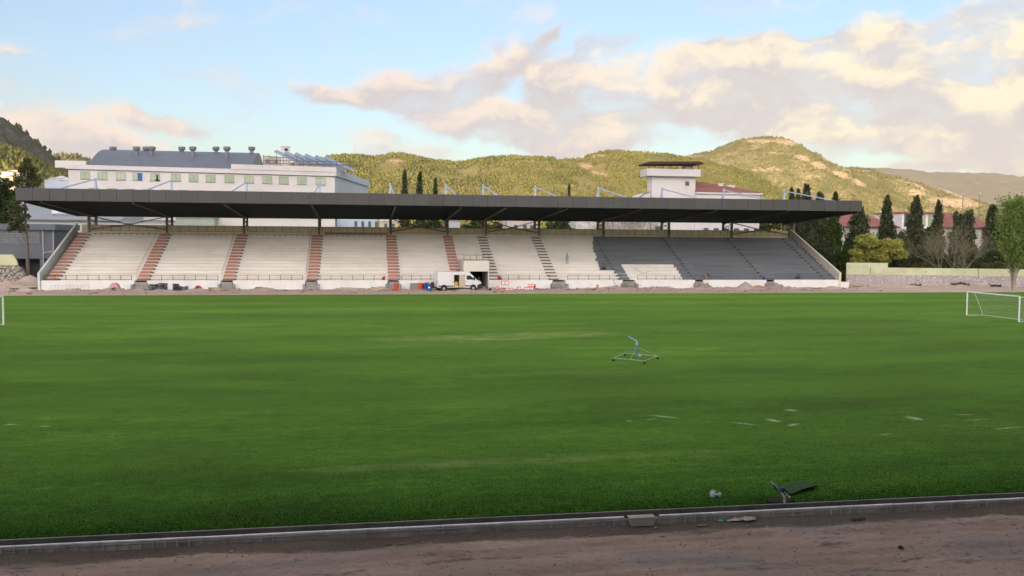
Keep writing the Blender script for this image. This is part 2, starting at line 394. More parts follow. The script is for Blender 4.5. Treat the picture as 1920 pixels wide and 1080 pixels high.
FASCIA = pm('fascia_panel', (.105, .103, .106), (.094, .093, .097), .15, .42, metal=.75, spec=.5)
LBLUE = pm('pale_blue_steel', (.42, .52, .66), (.36, .45, .58), 2, .5)
DRAIL = pm('dark_rail_paint', (.035, .035, .04), None, 2, .5)
RAILW = pm('pale_rail_paint', (.5, .47, .42), None, 2, .5)
_ft = NT(FASCIA.node_tree); _b = _ft.n['Principled BSDF']; _src = _b.inputs['Base Color'].links[0].from_socket; _oi = _ft.n.new('ShaderNodeObjectInfo')      # panel to panel tone
_ft.l.new(_ft.vmath('SCALE', _src, scale=_ft.maprange(_oi.outputs['Random'], 0, 1, .95, 1.05)), _b.inputs['Base Color'])
GLASSD = pm('dark_glass', (.03, .035, .04), None, 1, .08, spec=.8)

# ------------------------------------------------------------------ ground, pitch, track
KY0, KY1 = 22.72, 23.30            # near-side channel kerb
FARY = 119.3
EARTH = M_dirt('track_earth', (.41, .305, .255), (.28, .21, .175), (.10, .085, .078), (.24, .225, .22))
EARTHF = M_dirt('far_earth', (.58, .45, .37), (.48, .39, .33), (.30, .24, .2), (.58, .53, .48))
def ground_sheet():
    # one sheet to the horizon with a hole-free drop under the pitch
    mb = MB(); mb.add([(-14000, -9000, -.35), (14000, -9000, -.35), (14000, 16000, -.35), (-14000, 16000, -.35)], [(0, 1, 2, 3)])
    g = mb.build('ground', pm('plain_earth', (.16, .15, .09), (.22, .19, .13), .01, .95)); tag(g, kind='structure')
ground_sheet()
def grid(x0, x1, y0, y1, nx, ny, zf):
    X, Y = np.meshgrid(np.linspace(x0, x1, nx), np.linspace(y0, y1, ny)); Z = zf(X, Y)
    V = np.stack([X.ravel(), Y.ravel(), Z.ravel()], 1)
    i = np.arange(nx-1)[None, :] + np.arange(ny-1)[:, None]*nx; i = i.ravel()
    return V, np.stack([i, i+1, i+1+nx, i+nx], 1)
# running track being rebuilt, this side: lumpy earth with wheel ruts and a ditch along the channel
def ztrack(X, Y):
    z = -.10 + .12*(fbm(X*.5, Y*1.2, 3)-.5) + .05*(fbm(X*1.2, Y*3.2, 5)-.5) + .05*(fbm(X*6, Y*9, 8)-.5)
    z -= .03*np.clip((Y-20.5)/1.5,0,1); z -= .11*np.exp(-((Y-22.25-.12*np.sin(X*.9))/.35)**2) * (.6+.8*fbm(X*.6, Y*0, 21))
    for yy in (18.9, 19.4, 20.6, 21.0): z -= .07*np.exp(-((Y-yy-.25*np.sin(X*.13))/.18)**2)
    lump = np.clip(fbm(X*1.3, Y*1.5, 31)-.60, 0, 1)*.35*np.exp(-((Y-21.7)/.5)**2); z += lump
    return z
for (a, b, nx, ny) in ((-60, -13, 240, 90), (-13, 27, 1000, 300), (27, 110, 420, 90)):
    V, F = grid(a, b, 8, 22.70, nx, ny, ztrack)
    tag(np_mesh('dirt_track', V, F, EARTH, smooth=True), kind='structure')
# far side track and the builders' strip before the stand
def zfar(X, Y):
    z = -.03 + .10*(fbm(X*.35, Y*.5, 13)-.5) + .06*(fbm(X*1.5, Y*1.5, 15)-.5) - .0*X
    b = np.exp(-((Y-129.5)/1.6)**2)*np.clip(fbm(X*.35, Y*.6, 17)-.42, 0, 1)*1.5
    b2 = np.clip((-45-X)/4, 0, 1)*np.clip((Y-128)/4, 0, 1)*(fbm(X*.4, Y*.4, 19)*1.4)
    b3 = np.clip((X-77)/3, 0, 1)*np.clip((Y-121)/5, 0, 1)*(fbm(X*.5, Y*.5, 23)*.5)
    return z + b + b2 + b3
V, F = grid(-75, 135, FARY-.6, 152, 700, 160, zfar)
tag(np_mesh('far_track', V, F, EARTHF, smooth=True), kind='structure')
# pitch: slightly crowned sheet
def zpitch(X, Y):
    return .05*np.sin(np.clip((Y-KY1)/(FARY-KY1), 0, 1)*math.pi) + .012*(fbm(X*.8, Y*.8, 41)-.5) + .008*(fbm(X*3, Y*3, 43)-.5)
V, F = grid(-75, 135, KY1+.02, FARY, 620, 420, zpitch)
tag(np_mesh('pitch', V, F, M_pitch(), smooth=True), kind='structure')
# side banks beyond the pitch ends
for nm, x0, x1 in (('side_ground', -400, -74.5), ('side_ground', 134.5, 400)):
    V, F = grid(x0, x1, 8, 152, 60, 40, lambda X, Y: -.05+.1*fbm(X*.2, Y*.2, 2))
    tag(np_mesh(nm, V, F, EARTHF, smooth=True), kind='structure')
# ragged grass blades along the near edge and through the nearest turf
def blades(n, x0, x1, y0, y1, h, seed, w=.006, lean=.5):
    r = np.random.default_rng(seed); x = r.uniform(x0, x1, n); y = np.minimum(y0+(y1-y0)*r.exponential(.33, n), y1*1.6)
    a = r.uniform(0, 6.283, n); hh = h*r.uniform(.5, 1.3, n); ww = w*r.uniform(.7, 1.6, n)
    dx, dy = np.cos(a), np.sin(a); lx, ly = r.normal(0, lean, n)*hh, r.normal(0, lean, n)*hh
    z0 = zpitch(x, y)
    A = np.stack([x-dx*ww, y-dy*ww, z0-.005], 1); B = np.stack([x+dx*ww, y+dy*ww, z0-.005], 1); C = np.stack([x+lx, y+ly, z0+hh], 1)
    V = np.stack([A, B, C], 1).reshape(-1, 3); F = np.arange(3*n).reshape(-1, 3); return V, F
Vs, Fs = [], []
for k, args in enumerate([(50000, -14, 26, KY1+.03, KY1+2.4, .032), (70000, -18, 34, KY1+.4, KY1+13, .028), (9000, -14, 26, KY1-.02, KY1+.12, .075)]):
    V, F = blades(*args, seed=60+k, w=.009); Fs.append(F+sum(len(v) for v in Vs)); Vs.append(V)
tag(np_mesh('grass', np.concatenate(Vs), np.concatenate(Fs), leafmat('grass_blade', (.010, .048, .006), (.030, .10, .013), .7, .4)),
    'short green grass along the near edge of the pitch', 'grass', kind='stuff')

# drainage channel kerb along the near edge: concrete lip, dark trench, ribbed outer face
def kerb():
    e = empty('drain_kerb', (15, 23, 0), 0, 'long concrete drainage channel edging with a dark slot between turf and dirt track', 'kerb')
    o = e.location; x0, x1 = -60, 110
    mb = MB(o); mb.box(x0, x1, KY1-.06, KY1, -.3, .035); mb.box(x0, x1, KY0+.02, KY1-.06, -.32, -.16); mb.build('channel_lining', CONCD, e)
    mb = MB(o); mb.box(x0, x1, KY1-.058, KY1-.02, .0355, .05); mb.build('inner_lip', CONC, e)
    lipm = pm('pale_concrete_lip', (.80, .81, .84), (.62, .63, .66), 3, .7, .004, 20, stain=(.3, .3, .3), stain_scale=2, stain_amt=.4)
    mb = MB(o)
    x = x0
    while x < x1:                      # the lip comes in one metre lengths with thin joints
        j = random.uniform(-.004, .004)
        if not 7.0 < x+.5 < 7.6: mb.box(x+.004, x+.996, KY0+j, KY0+.06+j, .022, .060+j*.5)
        x += 1
    mb.build('outer_lip', lipm, e, .004)
    mb = MB(o); face = pm('channel_side_concrete', (.40, .39, .385), (.28, .27, .265), 2, .85, .006, 14, stain=(.11, .09, .08), stain_scale=1.5, stain_amt=.6)
    mb.box(x0, x1, KY0+.012, KY0+.022, -.4, .020)
    mb.box(x0, x1, KY0-.004, KY0+.0115, -.03, -.012)
    mb.build('channel_side', face, e); mb = MB(o); mb.box(x0, x1, KY0-.012, KY0-.0045, -.035, -.02)
    x = x0
    while x < x1:
        mb.box(x, x+.022, KY0-.026, KY0+.0118, -.20, .012); x += .29
    mb.build('side_ribs', pm('rib_concrete', (.43, .42, .41), (.26, .25, .24), .8, .85), e)
    bx = 7.47
    mb = MB(o); mb.prism([(bx-.37, .05), (bx+.37, .05), (bx+.31, -.17), (bx-.31, -.17)], 'y', KY0-.16, KY0-.02)
    mb.box(bx-.37, bx+.37, KY0-.17, KY0+.1, .05, .072)
    mb.build('catch_basin', pm('basin_concrete', (.33, .33, .31), (.25, .25, .24), 2, .8), e, .008)
kerb()

# ------------------------------------------------------------------ hills
def M_hill(name, g1, g2, rock, rock2):
    m = bpy.data.materials.new(name); m.use_nodes = True; t = NT(m.node_tree); b = t.n['Principled BSDF']
    P = t.node('ShaderNodeTexCoord').outputs['Object']; ro = t.node('ShaderNodeAttribute', attribute_name='rock').outputs['Fac']
    a = t.noise(P, .012, 6, .65); f = t.noise(P, .09, 5, .7)
    col = t.mix(t.maprange(t.math('ADD', a, t.math('MULTIPLY', f, .5)), .6, .9), g1, g2)
    rc = t.mix(t.maprange(t.noise(P, .10, 5, .75), .38, .58), rock, rock2)
    ff = t.noise(t.vmath('MULTIPLY', P, (1, 1, .6)), .16, 4, .75)
    rf = t.maprange(t.math('ADD', t.math('ADD', ro, t.math('MULTIPLY', t.math('SUBTRACT', f, .5), 1.2)), t.math('MULTIPLY', t.math('SUBTRACT', ff, .5), 1.7)), .50, .62)
    col = t.mix(rf, col, rc)
    t.l.new(col, b.inputs['Base Color']); b.inputs['Roughness'].default_value = .95; b.inputs['Specular IOR Level'].default_value = .1
    bn = t.node('ShaderNodeBump'); bn.inputs['Strength'].default_value = 1; bn.inputs['Distance'].default_value = 7
    t.l.new(f, bn.inputs['Height']); t.l.new(bn.outputs[0], b.inputs['Normal'])
    return m
def blobs_mesh(P, H, Wd, seed):
    """low bushy pines: six-sided double cones with jitter"""
    r = np.random.default_rng(seed); n = len(P); k = 5; V = []
    base = np.stack([P[:, 0], P[:, 1], P[:, 2]], 1)
    a0 = r.uniform(0, 6.28, n)
    rings = []
    for i in range(k):
        a = a0+i*2*math.pi/k; rr = Wd*r.uniform(.7, 1.25, n)
        rings.append(np.stack([base[:, 0]+np.cos(a)*rr, base[:, 1]+np.sin(a)*rr, base[:, 2]+H*r.uniform(.25, .5, n)], 1))
    top = base + np.stack([r.normal(0, .15, n)*Wd, r.normal(0, .15, n)*Wd, H], 1); bot = base - np.stack([0*H, 0*H, H*.15], 1)
    V = np.stack(rings+[top, bot], 1).reshape(-1, 3); m = k+2
    f = [(i, (i+1) % k, k) for i in range(k)] + [((i+1) % k, i, k+1) for i in range(k)]
    F = (np.array(f)[None]+(np.arange(n)*m)[:, None, None]).reshape(-1, 3)
    return V, F
def hill(sil, Yr, wf, wb, x0, x1, step, mat, seed, amp, rockf, tree=None, gully=.10, foot=0.0, name='hill', pw=1.0, ntree=0, th=7.0, tmat=None, cliff=None):
    """a real ridge at distance Yr: crest heights surveyed from the skyline, rounded slopes in front and behind"""
    pts = sorted([at_y(px, py, Yr) for px, py in sil]); xs = np.array([p[0] for p in pts]); zs = np.array([p[2] for p in pts])
    nx = int((x1-x0)/step)+1; ny = int((wf+wb)/step)+1
    def hf(X, Y):
        crest = np.interp(X + 18*(fbm(Y*.004, X*0, seed+5)-.5)*0, xs, zs)
        u = np.clip((Y-(Yr-wf))/wf, 0, 1); dn = np.clip((Yr+wb-Y)/wb, 0, 1)
        s = np.where(Y < Yr, (np.sin((u-.5)*math.pi)*.5+.5)**pw, dn*dn*(3-2*dn))
        # keep crest contribution but slide spurs forwards and back
        sp = (fbm(X/(wf*.35), Y/(wf*.9), seed+7)-.5)
        s2 = np.clip(s + sp*.5*np.sin(np.clip(u, 0, 1)*math.pi)*(1-u*.7)*(Y < Yr), 0, 1)
        g = (1-u)*1.6*(1-np.abs(fbm(X/(wf*.16), Y/(wf*.30), seed+9)*2-1)*1.6)*gully*crest*np.sin(np.clip(u, 0, 1)*math.pi)*(Y < Yr)
        h = crest*s2 + g*.9 + amp*(fbm(X/70, Y/70, seed)-.5)*2*s2 + amp*.35*(fbm(X/18, Y/18, seed+3)-.5)*2*s2
        return h + foot*s - 2
    V, F = grid(x0, x1, Yr-wf, Yr+wb, nx, ny, hf)
    # skyline correction: near the crest row the surface must reach the surveyed crest
    rk = rockf(V[:, 0], V[:, 1], V[:, 2])
    o = np_mesh(name, V, F, mat, smooth=True, attrs={'rock': rk}); tag(o, kind='structure')
    if ntree:
        r = np.random.default_rng(seed+50); X = r.uniform(x0, x1, ntree*2); Y = r.uniform(Yr-wf*.95, Yr+30, ntree*2)
        rk = rockf(X, Y, hf(X, Y)) + .45*(fbm(X/11, Y/11, 99)-.5)
        keep = (rk < .42) & (fbm(X/45, Y/45, seed+60) > .33); X = X[keep][:ntree]; Y = Y[keep][:ntree]; n = len(X)
        H = th*r.uniform(.35, 1.0, n)**1.3*1.5*(.7+.6*fbm(X/60, Y/60, seed+61)); V, F = blobs_mesh(np.stack([X, Y, hf(X, Y)-.3], 1), H, H*.36, seed+2)
        tag(np_mesh('hill_woodland', V, F, tmat), tree, 'woodland', kind='stuff')
    return hf
SCRUB = M_hill('scrub_hillside', (.17, .165, .055), (.25, .21, .095), (.52, .37, .23), (.36, .27, .17))
SCRUB2 = M_hill('peak_hillside', (.16, .16, .055), (.24, .21, .09), (.64, .48, .31), (.33, .25, .16))
GREYR = M_hill('grey_cliff_hillside', (.045, .055, .035), (.085, .085, .06), (.15, .145, .15), (.08, .08, .085))
FARR = M_hill('far_range_hillside', (.15, .14, .09), (.22, .175, .125), (.62, .45, .32), (.36, .28, .21))
HT = leafmat('hill_pine_foliage', (.10, .115, .035), (.20, .195, .06), .02, .15)
HT2 = leafmat('hill_shrub_foliage', (.11, .12, .04), (.20, .19, .07), .02, .15)
def rz(zones, base=.16, sc=60, seed=1):
    """rock outcrops placed at surveyed spots on a ridge"""
    def f(X, Y, Z):
        u, v = X, Z; k = base + .42*(fbm(X/sc, Y/sc, seed)-.5)
        for (cx, cz, a, b, w) in zones:
            d = ((u-cx)/a)**2+((v-cz)/b)**2; k = np.maximum(k, w*np.exp(-d)*(.55+.9*fbm(X/22, Z/14, seed+4)))
        return k
    return f
def zpx(lst, Y):       # zones given on the face of a ridge that stands at distance Y
    out = []
    for (px, py, a, b, w) in lst:
        p = at_y(px, py, Y); out.append((p[0], p[2], a*Y/FPX, b*Y/FPX, w))
    return out
# middle wooded ridge
sil = [(300,330),(480,318),(560,306),(600,298),(640,290),(670,291),(700,294),(740,290),(775,294),(810,301),(850,306),(880,302),(910,299),(950,297),(990,296),(1030,299),
       (1060,303),(1085,303),(1100,292),(1130,286),(1160,286),(1200,289),(1240,293),(1280,302),(1340,318),(1420,335),(1500,350),(1600,372),(1700,395)]
hill(sil, 1700, 620, 500, -620, 720, 9, SCRUB, 11, 5, rz(zpx([(735,308,22,7,.8),(790,318,25,5,.6),(980,308,35,8,.6),(1000,330,40,8,.5),(1075,318,16,11,.95),(1085,335,22,8,.9),(1110,296,30,8,.7),
     (900,332,50,7,.5),(760,340,30,5,.4)], 1650), .17, 60, 3),
     'wooded hillside of small pines behind the stand and the white buildings', ntree=38000, th=4.7, tmat=HT, pw=1.05)
# the peak
sil = [(900,380),(1050,345),(1150,322),(1210,306),(1260,296),(1300,290),(1330,284),(1360,272),(1385,263),(1410,259),(1430,257),(1445,258),(1460,264),(1478,277),(1495,294),(1515,305),
       (1540,315),(1556,320),(1572,316),(1588,316),(1602,321),(1620,333),(1640,341),(1656,339),(1672,343),(1688,357),(1702,376),(1716,392),(1740,408),(1790,425),(1880,440)]
hill(sil, 2500, 850, 700, 0, 1750, 11, SCRUB2, 23, 7, rz(zpx([(1412,268,24,8,1.05),(1450,272,26,11,1.1),(1485,285,14,12,1.0),(1295,292,30,3.5,.95),(1400,298,60,8,.55),(1440,308,14,9,1.05),(1455,325,14,10,1.1),(1475,342,16,10,1.1),
     (1495,355,18,9,1.1),(1500,312,20,12,1.1),(1530,325,30,11,1.05),(1370,330,45,9,.6),(1430,345,30,9,.6),(1560,340,25,10,.6),(1622,355,17,19,1.25),(1650,345,22,9,.9),
     (1680,368,22,20,1.25),(1640,388,60,11,1.15),(1600,372,30,12,.8),(1310,340,30,8,.4),(1590,325,20,5,.6)], 2450), .36, 55, 5),
     'sparse scrub and small pines on the rocky peak to the right', ntree=22000, th=4.6, tmat=HT2, pw=1.25, gully=.16)
# far range on the right
sil = [(1200,350),(1450,330),(1560,318),(1600,316),(1640,322),(1680,326),(1730,325),(1800,326),(1835,332),(1860,341),(1880,338),(1905,332),(1960,325),(2100,300),(2300,330)]
hill(sil, 7500, 3500, 1500, 1500, 7500, 70, FARR, 37, 16, rz(zpx([(1760,350,40,3,.7),(1850,343,30,3,.8),(1850,378,40,6,.75),(1700,352,30,3,.5)], 6500), .25, 300, 7), gully=.12)
# left: grey crag, low wooded shoulder and small far hill
sil = [(-500,190),(-300,200),(-100,215),(-30,222),(2,229),(18,232),(22,239),(38,246),(55,262),(75,278),(95,294),(110,308),(125,322),(150,342),(200,380),(260,420)]
hill(sil, 1500, 420, 300, -1300, -420, 8, GREYR, 51, 16, rz([], .50, 30, 9), 'dark scrub on the grey crag at the left', ntree=2500, th=7, tmat=leafmat('crag_scrub', (.04, .055, .025), (.08, .09, .045), .02, .1), gully=.16)
sil = [(-500,250),(-200,255),(-60,262),(0,272),(25,280),(50,292),(75,306),(100,318),(140,336),(200,360),(280,400)]
hill(sil, 1050, 260, 160, -950, -250, 6, SCRUB, 61, 4, rz([], .1, 60, 9), 'bright green pines on the low shoulder under the crag', ntree=17000, th=4.6, tmat=HT)
sil = [(0,330),(60,300),(90,291),(120,288),(150,291),(170,300),(200,318),(260,345),(400,380)]
hill(sil, 2600, 500, 400, -1500, -600, 14, SCRUB, 71, 5, rz([], .2, 60, 9), 'small pines on the far green hill at the left', ntree=5000, th=7, tmat=HT2)
# the mountain behind the camera whose evening shadow lies over the stadium
V, F = grid(-3500, 3500, -1900, -700, 120, 40, lambda X, Y: 146*np.sin(np.clip((Y+1900)/1200, 0, 1)*math.pi)*(.9+.25*fbm(X/500, Y/500, 5)) - 2)
tag(np_mesh('hill', V, F, SCRUB, smooth=True, attrs={'rock': np.full(len(V), .2)}), kind='structure')

# ------------------------------------------------------------------ the grandstand
SX0, SX1 = -43.9, 76.0
WY, SY0, RISE, TREAD, NROW, Z0 = 131.8, 133.0, .4533, 1.03, 15, 1.30
ZT = Z0+RISE*NROW; BY = 149.2                     # top of the terrace, back wall
STAIRX = [-43.1, -31.05, -19.3, -7.4, 4.5, 14.0, 19.8, 29.0, 40.35, 52.6, 64.5, 75.0]
COLX = [-42.6, -30.9, -19.0, -7.1, 4.6, 14.1, 20.6, 29.8, 41.2, 53.1, 64.8, 76.6]
ROY0, ROY1 = 127.0, 152.6
RX0, RX1 = -45.6, 77.0
def row_z(i): return Z0+RISE*(i+1)
def row_y(i): return SY0+TREAD*i
def px_at_row(i, px):            # X on the riser of row i seen at picture column px
    y = row_y(i); x = at_y(px, 480, y)[0]; return x
def row_py(i, x=40): return proj((x, row_y(i), row_z(i)-RISE/2))[1]
STAND = empty('grandstand', (16, WY, 0), 0, 'long covered grandstand with white and half finished grey terraces under a dark cantilever roof', 'grandstand')
def build_stand():
    o = STAND.location; E = STAND
    ptsw = [(440,1106),(455,1112),(470,1116),(480,1118),(492,1119),(503,1121),(509,1126),(510,1152),(515,1156),(518,1168),(545,1170)]
    white = MB(o); grey = MB(o)
    back = BY
    for i in range(NROW):
        py = row_py(i); e = np.interp(py, [p[0] for p in ptsw], [p[1] for p in ptsw]); jx = random.uniform(-.35, .35)
        xe = px_at_row(i, e)+jx
        segs = [('w', SX0, xe), ('g', xe, SX1)]
        if py > 493:
            xl = STAIRX[8]+.8+ (0 if py > 497 else -.05); xr = px_at_row(i, 1184 if py < 496.5 else np.interp(py, [497, 503, 513, 525], [1262, 1268, 1275, 1282]))
            segs = [('w', SX0, xe), ('g', xe, xl), ('w', xl, xr), ('g', xr, SX1)]
            if i < 2: segs = [('w', SX0, xr), ('g', xr, SX1)]
        tx0, tx1 = 14.9, 18.9                    # opening of the players' tunnel
        y0, y1 = row_y(i), (row_y(i)+TREAD if i < NROW-1 else back); z = row_z(i)
        for c, a, b in segs:
            parts = [(a, b)]
            if i < 6 and a < tx0 and b > tx1: parts = [(a, tx0), (tx1, b)]
            for (aa, bb) in parts:
                m = white if c == 'w' else grey
                m.box(aa, bb, y0, y1, z-RISE-.25, z)
                m.box(aa, bb, y0-.035, y0, z-.07, z-.002)       # nosing
    white.box(SX0, 14.9, WY+.25, SY0, Z0-.3, Z0); white.box(18.9, 52, WY+.25, SY0, Z0-.3, Z0); grey.box(52, SX1, WY+.25, SY0, Z0-.3, Z0)
    white.build('terrace', WHITE, E); tag(grey.build('terrace', GREYP, E), 'terrace section freshly painted grey blue')
    # body below the terrace
    mb = MB(o); mb.prism([(SY0+.3, -.3), (back-.1, -.3), (back-.1, ZT-.3), (SY0+.3, Z0-.35)], 'x', SX0+.1, 14.8)
    mb.prism([(SY0+.3, -.3), (back-.1, -.3), (back-.1, ZT-.3), (SY0+.3, Z0-.35)], 'x', 19.0, SX1-.1); mb.prism([(SY0+6.4, -.3), (back-.1, -.3), (back-.1, ZT-.3), (SY0+6.4, Z0+2.2)], 'x', 14.8, 19.0)
    mb.build('foundation', CONC, E)
    # stairs
    for s, sx in enumerate(STAIRX):
        red = s < 6; grey = s >= 8; w = .76
        mat = TERRA if red else (GREYP if grey else BROWNG)
        a = MB(o); b = MB(o); c = MB(o)
        for i in range(-1, NROW):
            y = row_y(i) if i >= 0 else SY0-.0; z0 = row_z(i)-RISE
            if i < 0: continue
            if s == 5 and i < 2: pass
            mt = a
            # half-height step block in front of each riser
            a.box(sx-w, sx+w, y-.5, y-.036, z0+.001, z0+.225)
            if red or grey: a.box(sx-w, sx+w, y-.05, y-.036, z0+.225, z0+RISE-(.10 if red else .02))
            b.box(sx-w-.004, sx+w+.004, y-.52, y-.046, z0+.226, z0+.25)   # pale nosing slab
            side = 1 if sx < 18 else -1
            if i: c.bar((sx+side*(w+.13), row_y(i-1)-.2, row_z(i-1)-RISE+.02), (sx+side*(w+.13), y-.2, z0+.02), .05)
            c.box(min(sx+side*(w+.005), sx+side*(w+.26)), max(sx+side*(w+.005), sx+side*(w+.26)), y-.32, y-.037, z0+.001, z0+.24)
        st = a.build('stair_flight', mat, E)
        if red: tag(st, 'stair flight painted terracotta red')
        elif grey: tag(st, 'stair flight painted grey blue')
        else: tag(st, 'stair flight of bare brown grey concrete')
        n = b.build('step_nosing', WHITE if s < 8 else GREYP, st)
        if s < 5 or s >= 8: c.build('dark_step_side', CONCD if s >= 8 else BROWNG, st)  # dark blocks added for the dark step side faces, joined by a bar
        if s < 4:          # pale handrail posts left of the stairs
            hb = MB(o); x = sx-w-.15 if s else sx+w+.2
            for i in range(0, NROW, 1):
                y = row_y(i)+.15; hb.tube((x, y, row_z(i)), (x, y, row_z(i)+.85), .028, n=5)
            for i in range(0, NROW-1):
                hb.tube((x, row_y(i)+.15, row_z(i)+.85), (x, row_y(i+1)+.15, row_z(i+1)+.85), .024, n=5)
            hb.build('handrail', RAILW if s else RAILW, E)
    # front wall in lengths between the stair openings, steps down to the track in the gaps
    gaps = [(STAIRX[k]-.95, STAIRX[k]+.85) for k in (1, 2, 3, 4)] + [(29.0-.4, 29.0+1.7), (40.35-.6, 40.35+1.5), (52.2-.6, 52.2+.8), (64.2-.6, 64.2+.8)]
    x = SX0-.4; segs = []
    for a, b in gaps: segs.append((x, a)); x = b
    segs.append((x, SX1+.55))
    for a, b in segs:
        if a < 14.9 < b:
            MBa = MB(o); MBa.box(a, 14.95, WY, WY+.25, -.3, 1.32); MBa.box(18.85, b, WY, WY+.25, -.3, 1.32); MBa.build('front_wall', WALLW, E, .01)
        else: MB(o).box(a, b, WY, WY+.25, -.3, 1.32).build('front_wall', WALLW, E, .01)
    for k, (a, b) in enumerate(gaps):
        m = MB(o)
        for j in range(5): m.box(a+.12, b-.12, WY-.95+.3*j, WY+1.2, -.3 if j == 0 else .26*j, .26*(j+1))
        m.box(a-.02-.25, a+.1, WY-.9, WY-.003, -.3, .78); m.box(b-.1, b+.27, WY-.9, WY-.003, -.3, .74)
        m.build('entry_steps', CONC if k < 6 else pm('rubble_step', (.38, .33, .27), (.22, .19, .16), 5, .9, .05, 8), E, .02)
    # railings on the front wall
    for k, (a, b) in enumerate(segs):
        m = MB(o); y = WY+.13; a2, b2 = a+.35, b-.35
        runs = [(a2, b2)] if not (a < 14.9 < b) else [(a2, 12.9), (20.2, b2)]
        for ri, (p, q) in enumerate(runs):
            if ri: m.build('front_railing', DRAIL, E); m = MB(o)
            n = max(1, round((q-p)/1.52))
            for j in range(n+1): xx = p+(q-p)*j/n; m.tube((xx, y, 1.32), (xx, y, 2.06), .038, n=6)
            for z in (1.47, 2.05): m.tube((p, y, z), (q, y, z), .036, n=6)
        m.build('front_railing', DRAIL if k < 6 else pm('grey_blue_rail_paint', (.12, .15, .19), None, 1, .5), E)
    # side parapets
    lw = [(WY-.2, -.3), (WY-.2, 2.35), (BY-.5, ZT+1.5), (BY-.5, -.3)]
    MB(o).prism(lw, 'x', SX0-.75, SX0-.45).build('side_wall', pm('cool_white_wall', (.66, .68, .70), (.58, .60, .62), .5, .85), E)
    MB(o).prism([(WY-.2, -.3), (WY-.2, 2.45), (BY-.5, ZT+1.55), (BY-.5, -.3)], 'x', SX1+.1, SX1+.42).build('side_wall', pm('warm_white_wall', (.70, .64, .54), (.62, .57, .48), .5, .85), E)
    MB(o).box(SX1+.43, SX1+1.9, WY-.1, WY+.25, -.3, .95).build('low_wall', WALLW, E)
    # cream back wall with railing in front
    MB(o).box(SX0, SX1, BY, BY+.25, ZT-.3, 9.36).build('back_wall', CREAM, E)
    for k in range(len(COLX)-1):
        a, b = COLX[k]+.5, COLX[k+1]-.5; m = MB(o); n = max(2, round((b-a)/1.36)); y = BY-.12
        for j in range(n+1): xx = a+(b-a)*j/n; m.bar((xx, y, ZT+.3), (xx, y, 9.34), .05)
        for z in (ZT+.34, 9.33): m.bar((a, y, z), (b, y, z), .05)
        m.build('back_railing', STEELB, E)
    m = MB(o); m.box(-6.2, 4.2, BY-.35, BY-.2, ZT, ZT+.25); m.build('red_coping', TERRA, E)
    m = MB(o)
    for k in range(4):                                      # seat fixing stubs on the upper left terrace
        a, b = COLX[k]+1.2, COLX[k+1]-1.6; n = 11
        for j in range(n): xx = a+(b-a)*j/(n-1); m.box(xx-.06, xx+.06, row_y(NROW-1)-.1, row_y(NROW-1)-.036, ZT-.30, ZT-.06)
    m.box(COLX[0]+1, COLX[4]-1.5, row_y(NROW-1)-.06, row_y(NROW-1)-.036, ZT-.12, ZT-.07); m.build('seat_bracket_rail', BROWNG, E)
    # columns in pairs with lacing, cross braces in four bays
    def ztop(y): return 12.2-(y-ROY0)/(ROY1-ROY0)*1.45
    for k, x in enumerate(COLX):
        m = MB(o)
        m.box(x-.17, x+.17, BY-1.0, BY-.66, ZT, ztop(BY-1)); m.box(x-.26, x+.26, BY-1.1, BY-.56, ZT, ZT+.05)
        m.build('column', STEELB, E); m = MB(o)
        m.box(x-.17, x+.17, 152.1, 152.44, -.2, ztop(152.2)); m.build('column', STEELB, E)
        m = MB(o)
        for j in range(3):
            z0 = ZT+.9+j*.7; m.bar((x, BY-.66, z0), (x, 152.1, z0+.7), .09); m.bar((x, BY-.66, z0+.7), (x, 152.1, z0), .09)
        m.build('column_lacing', STEELB, E)
    for k in (0, 4, 6, 10):
        a, b = COLX[k], COLX[k+1]; m = MB(o); y = BY-.5
        m.bar((a+.2, y, ZT+.55), ((a+b)/2, y, 9.45), .17); m.bar((b-.2, y, ZT+.55), ((a+b)/2, y+.0, 9.46), .165)
        m.bar((a+.2, y, 10.7), ((a+b)/2, y, 9.44), .16); m.bar((b-.2, y, 10.7), ((a+b)/2, y, 9.43), .155)
        m.box((a+b)/2-.5, (a+b)/2+.5, y-.1, y+.1, 9.3, 9.62)
        m.build('cross_brace', STEELB, E)
    # roof: front edge high, falling slightly to the back
    yb = ROY1; zb = 10.75
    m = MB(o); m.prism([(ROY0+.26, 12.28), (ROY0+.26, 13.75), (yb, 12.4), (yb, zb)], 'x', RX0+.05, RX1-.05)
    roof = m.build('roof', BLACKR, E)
    # corrugation ribs along the underside
    m = MB(o); nrib = 46
    for j in range(nrib):
        t = (j+.5)/nrib; y = ROY0+.3+(yb-ROY0-.5)*t; z = 12.28+(zb-12.28)*(y-ROY0)/(yb-ROY0)
        m.box(RX0+.1, RX1-.1, y-.1, y+.1, z-.06, z+.02)
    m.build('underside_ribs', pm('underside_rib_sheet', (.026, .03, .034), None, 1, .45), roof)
    m = MB(o)
    m.add([(RX0+.04, ROY0+.1, 13.86), (RX1-.04, ROY0+.1, 13.86), (RX1-.04, yb, 12.46), (RX0+.04, yb, 12.46)], [(0, 1, 2, 3)])
    m.build('roof_sheet', pm('roof_sheet_top', (.30, .31, .33), None, .5, .6), roof)
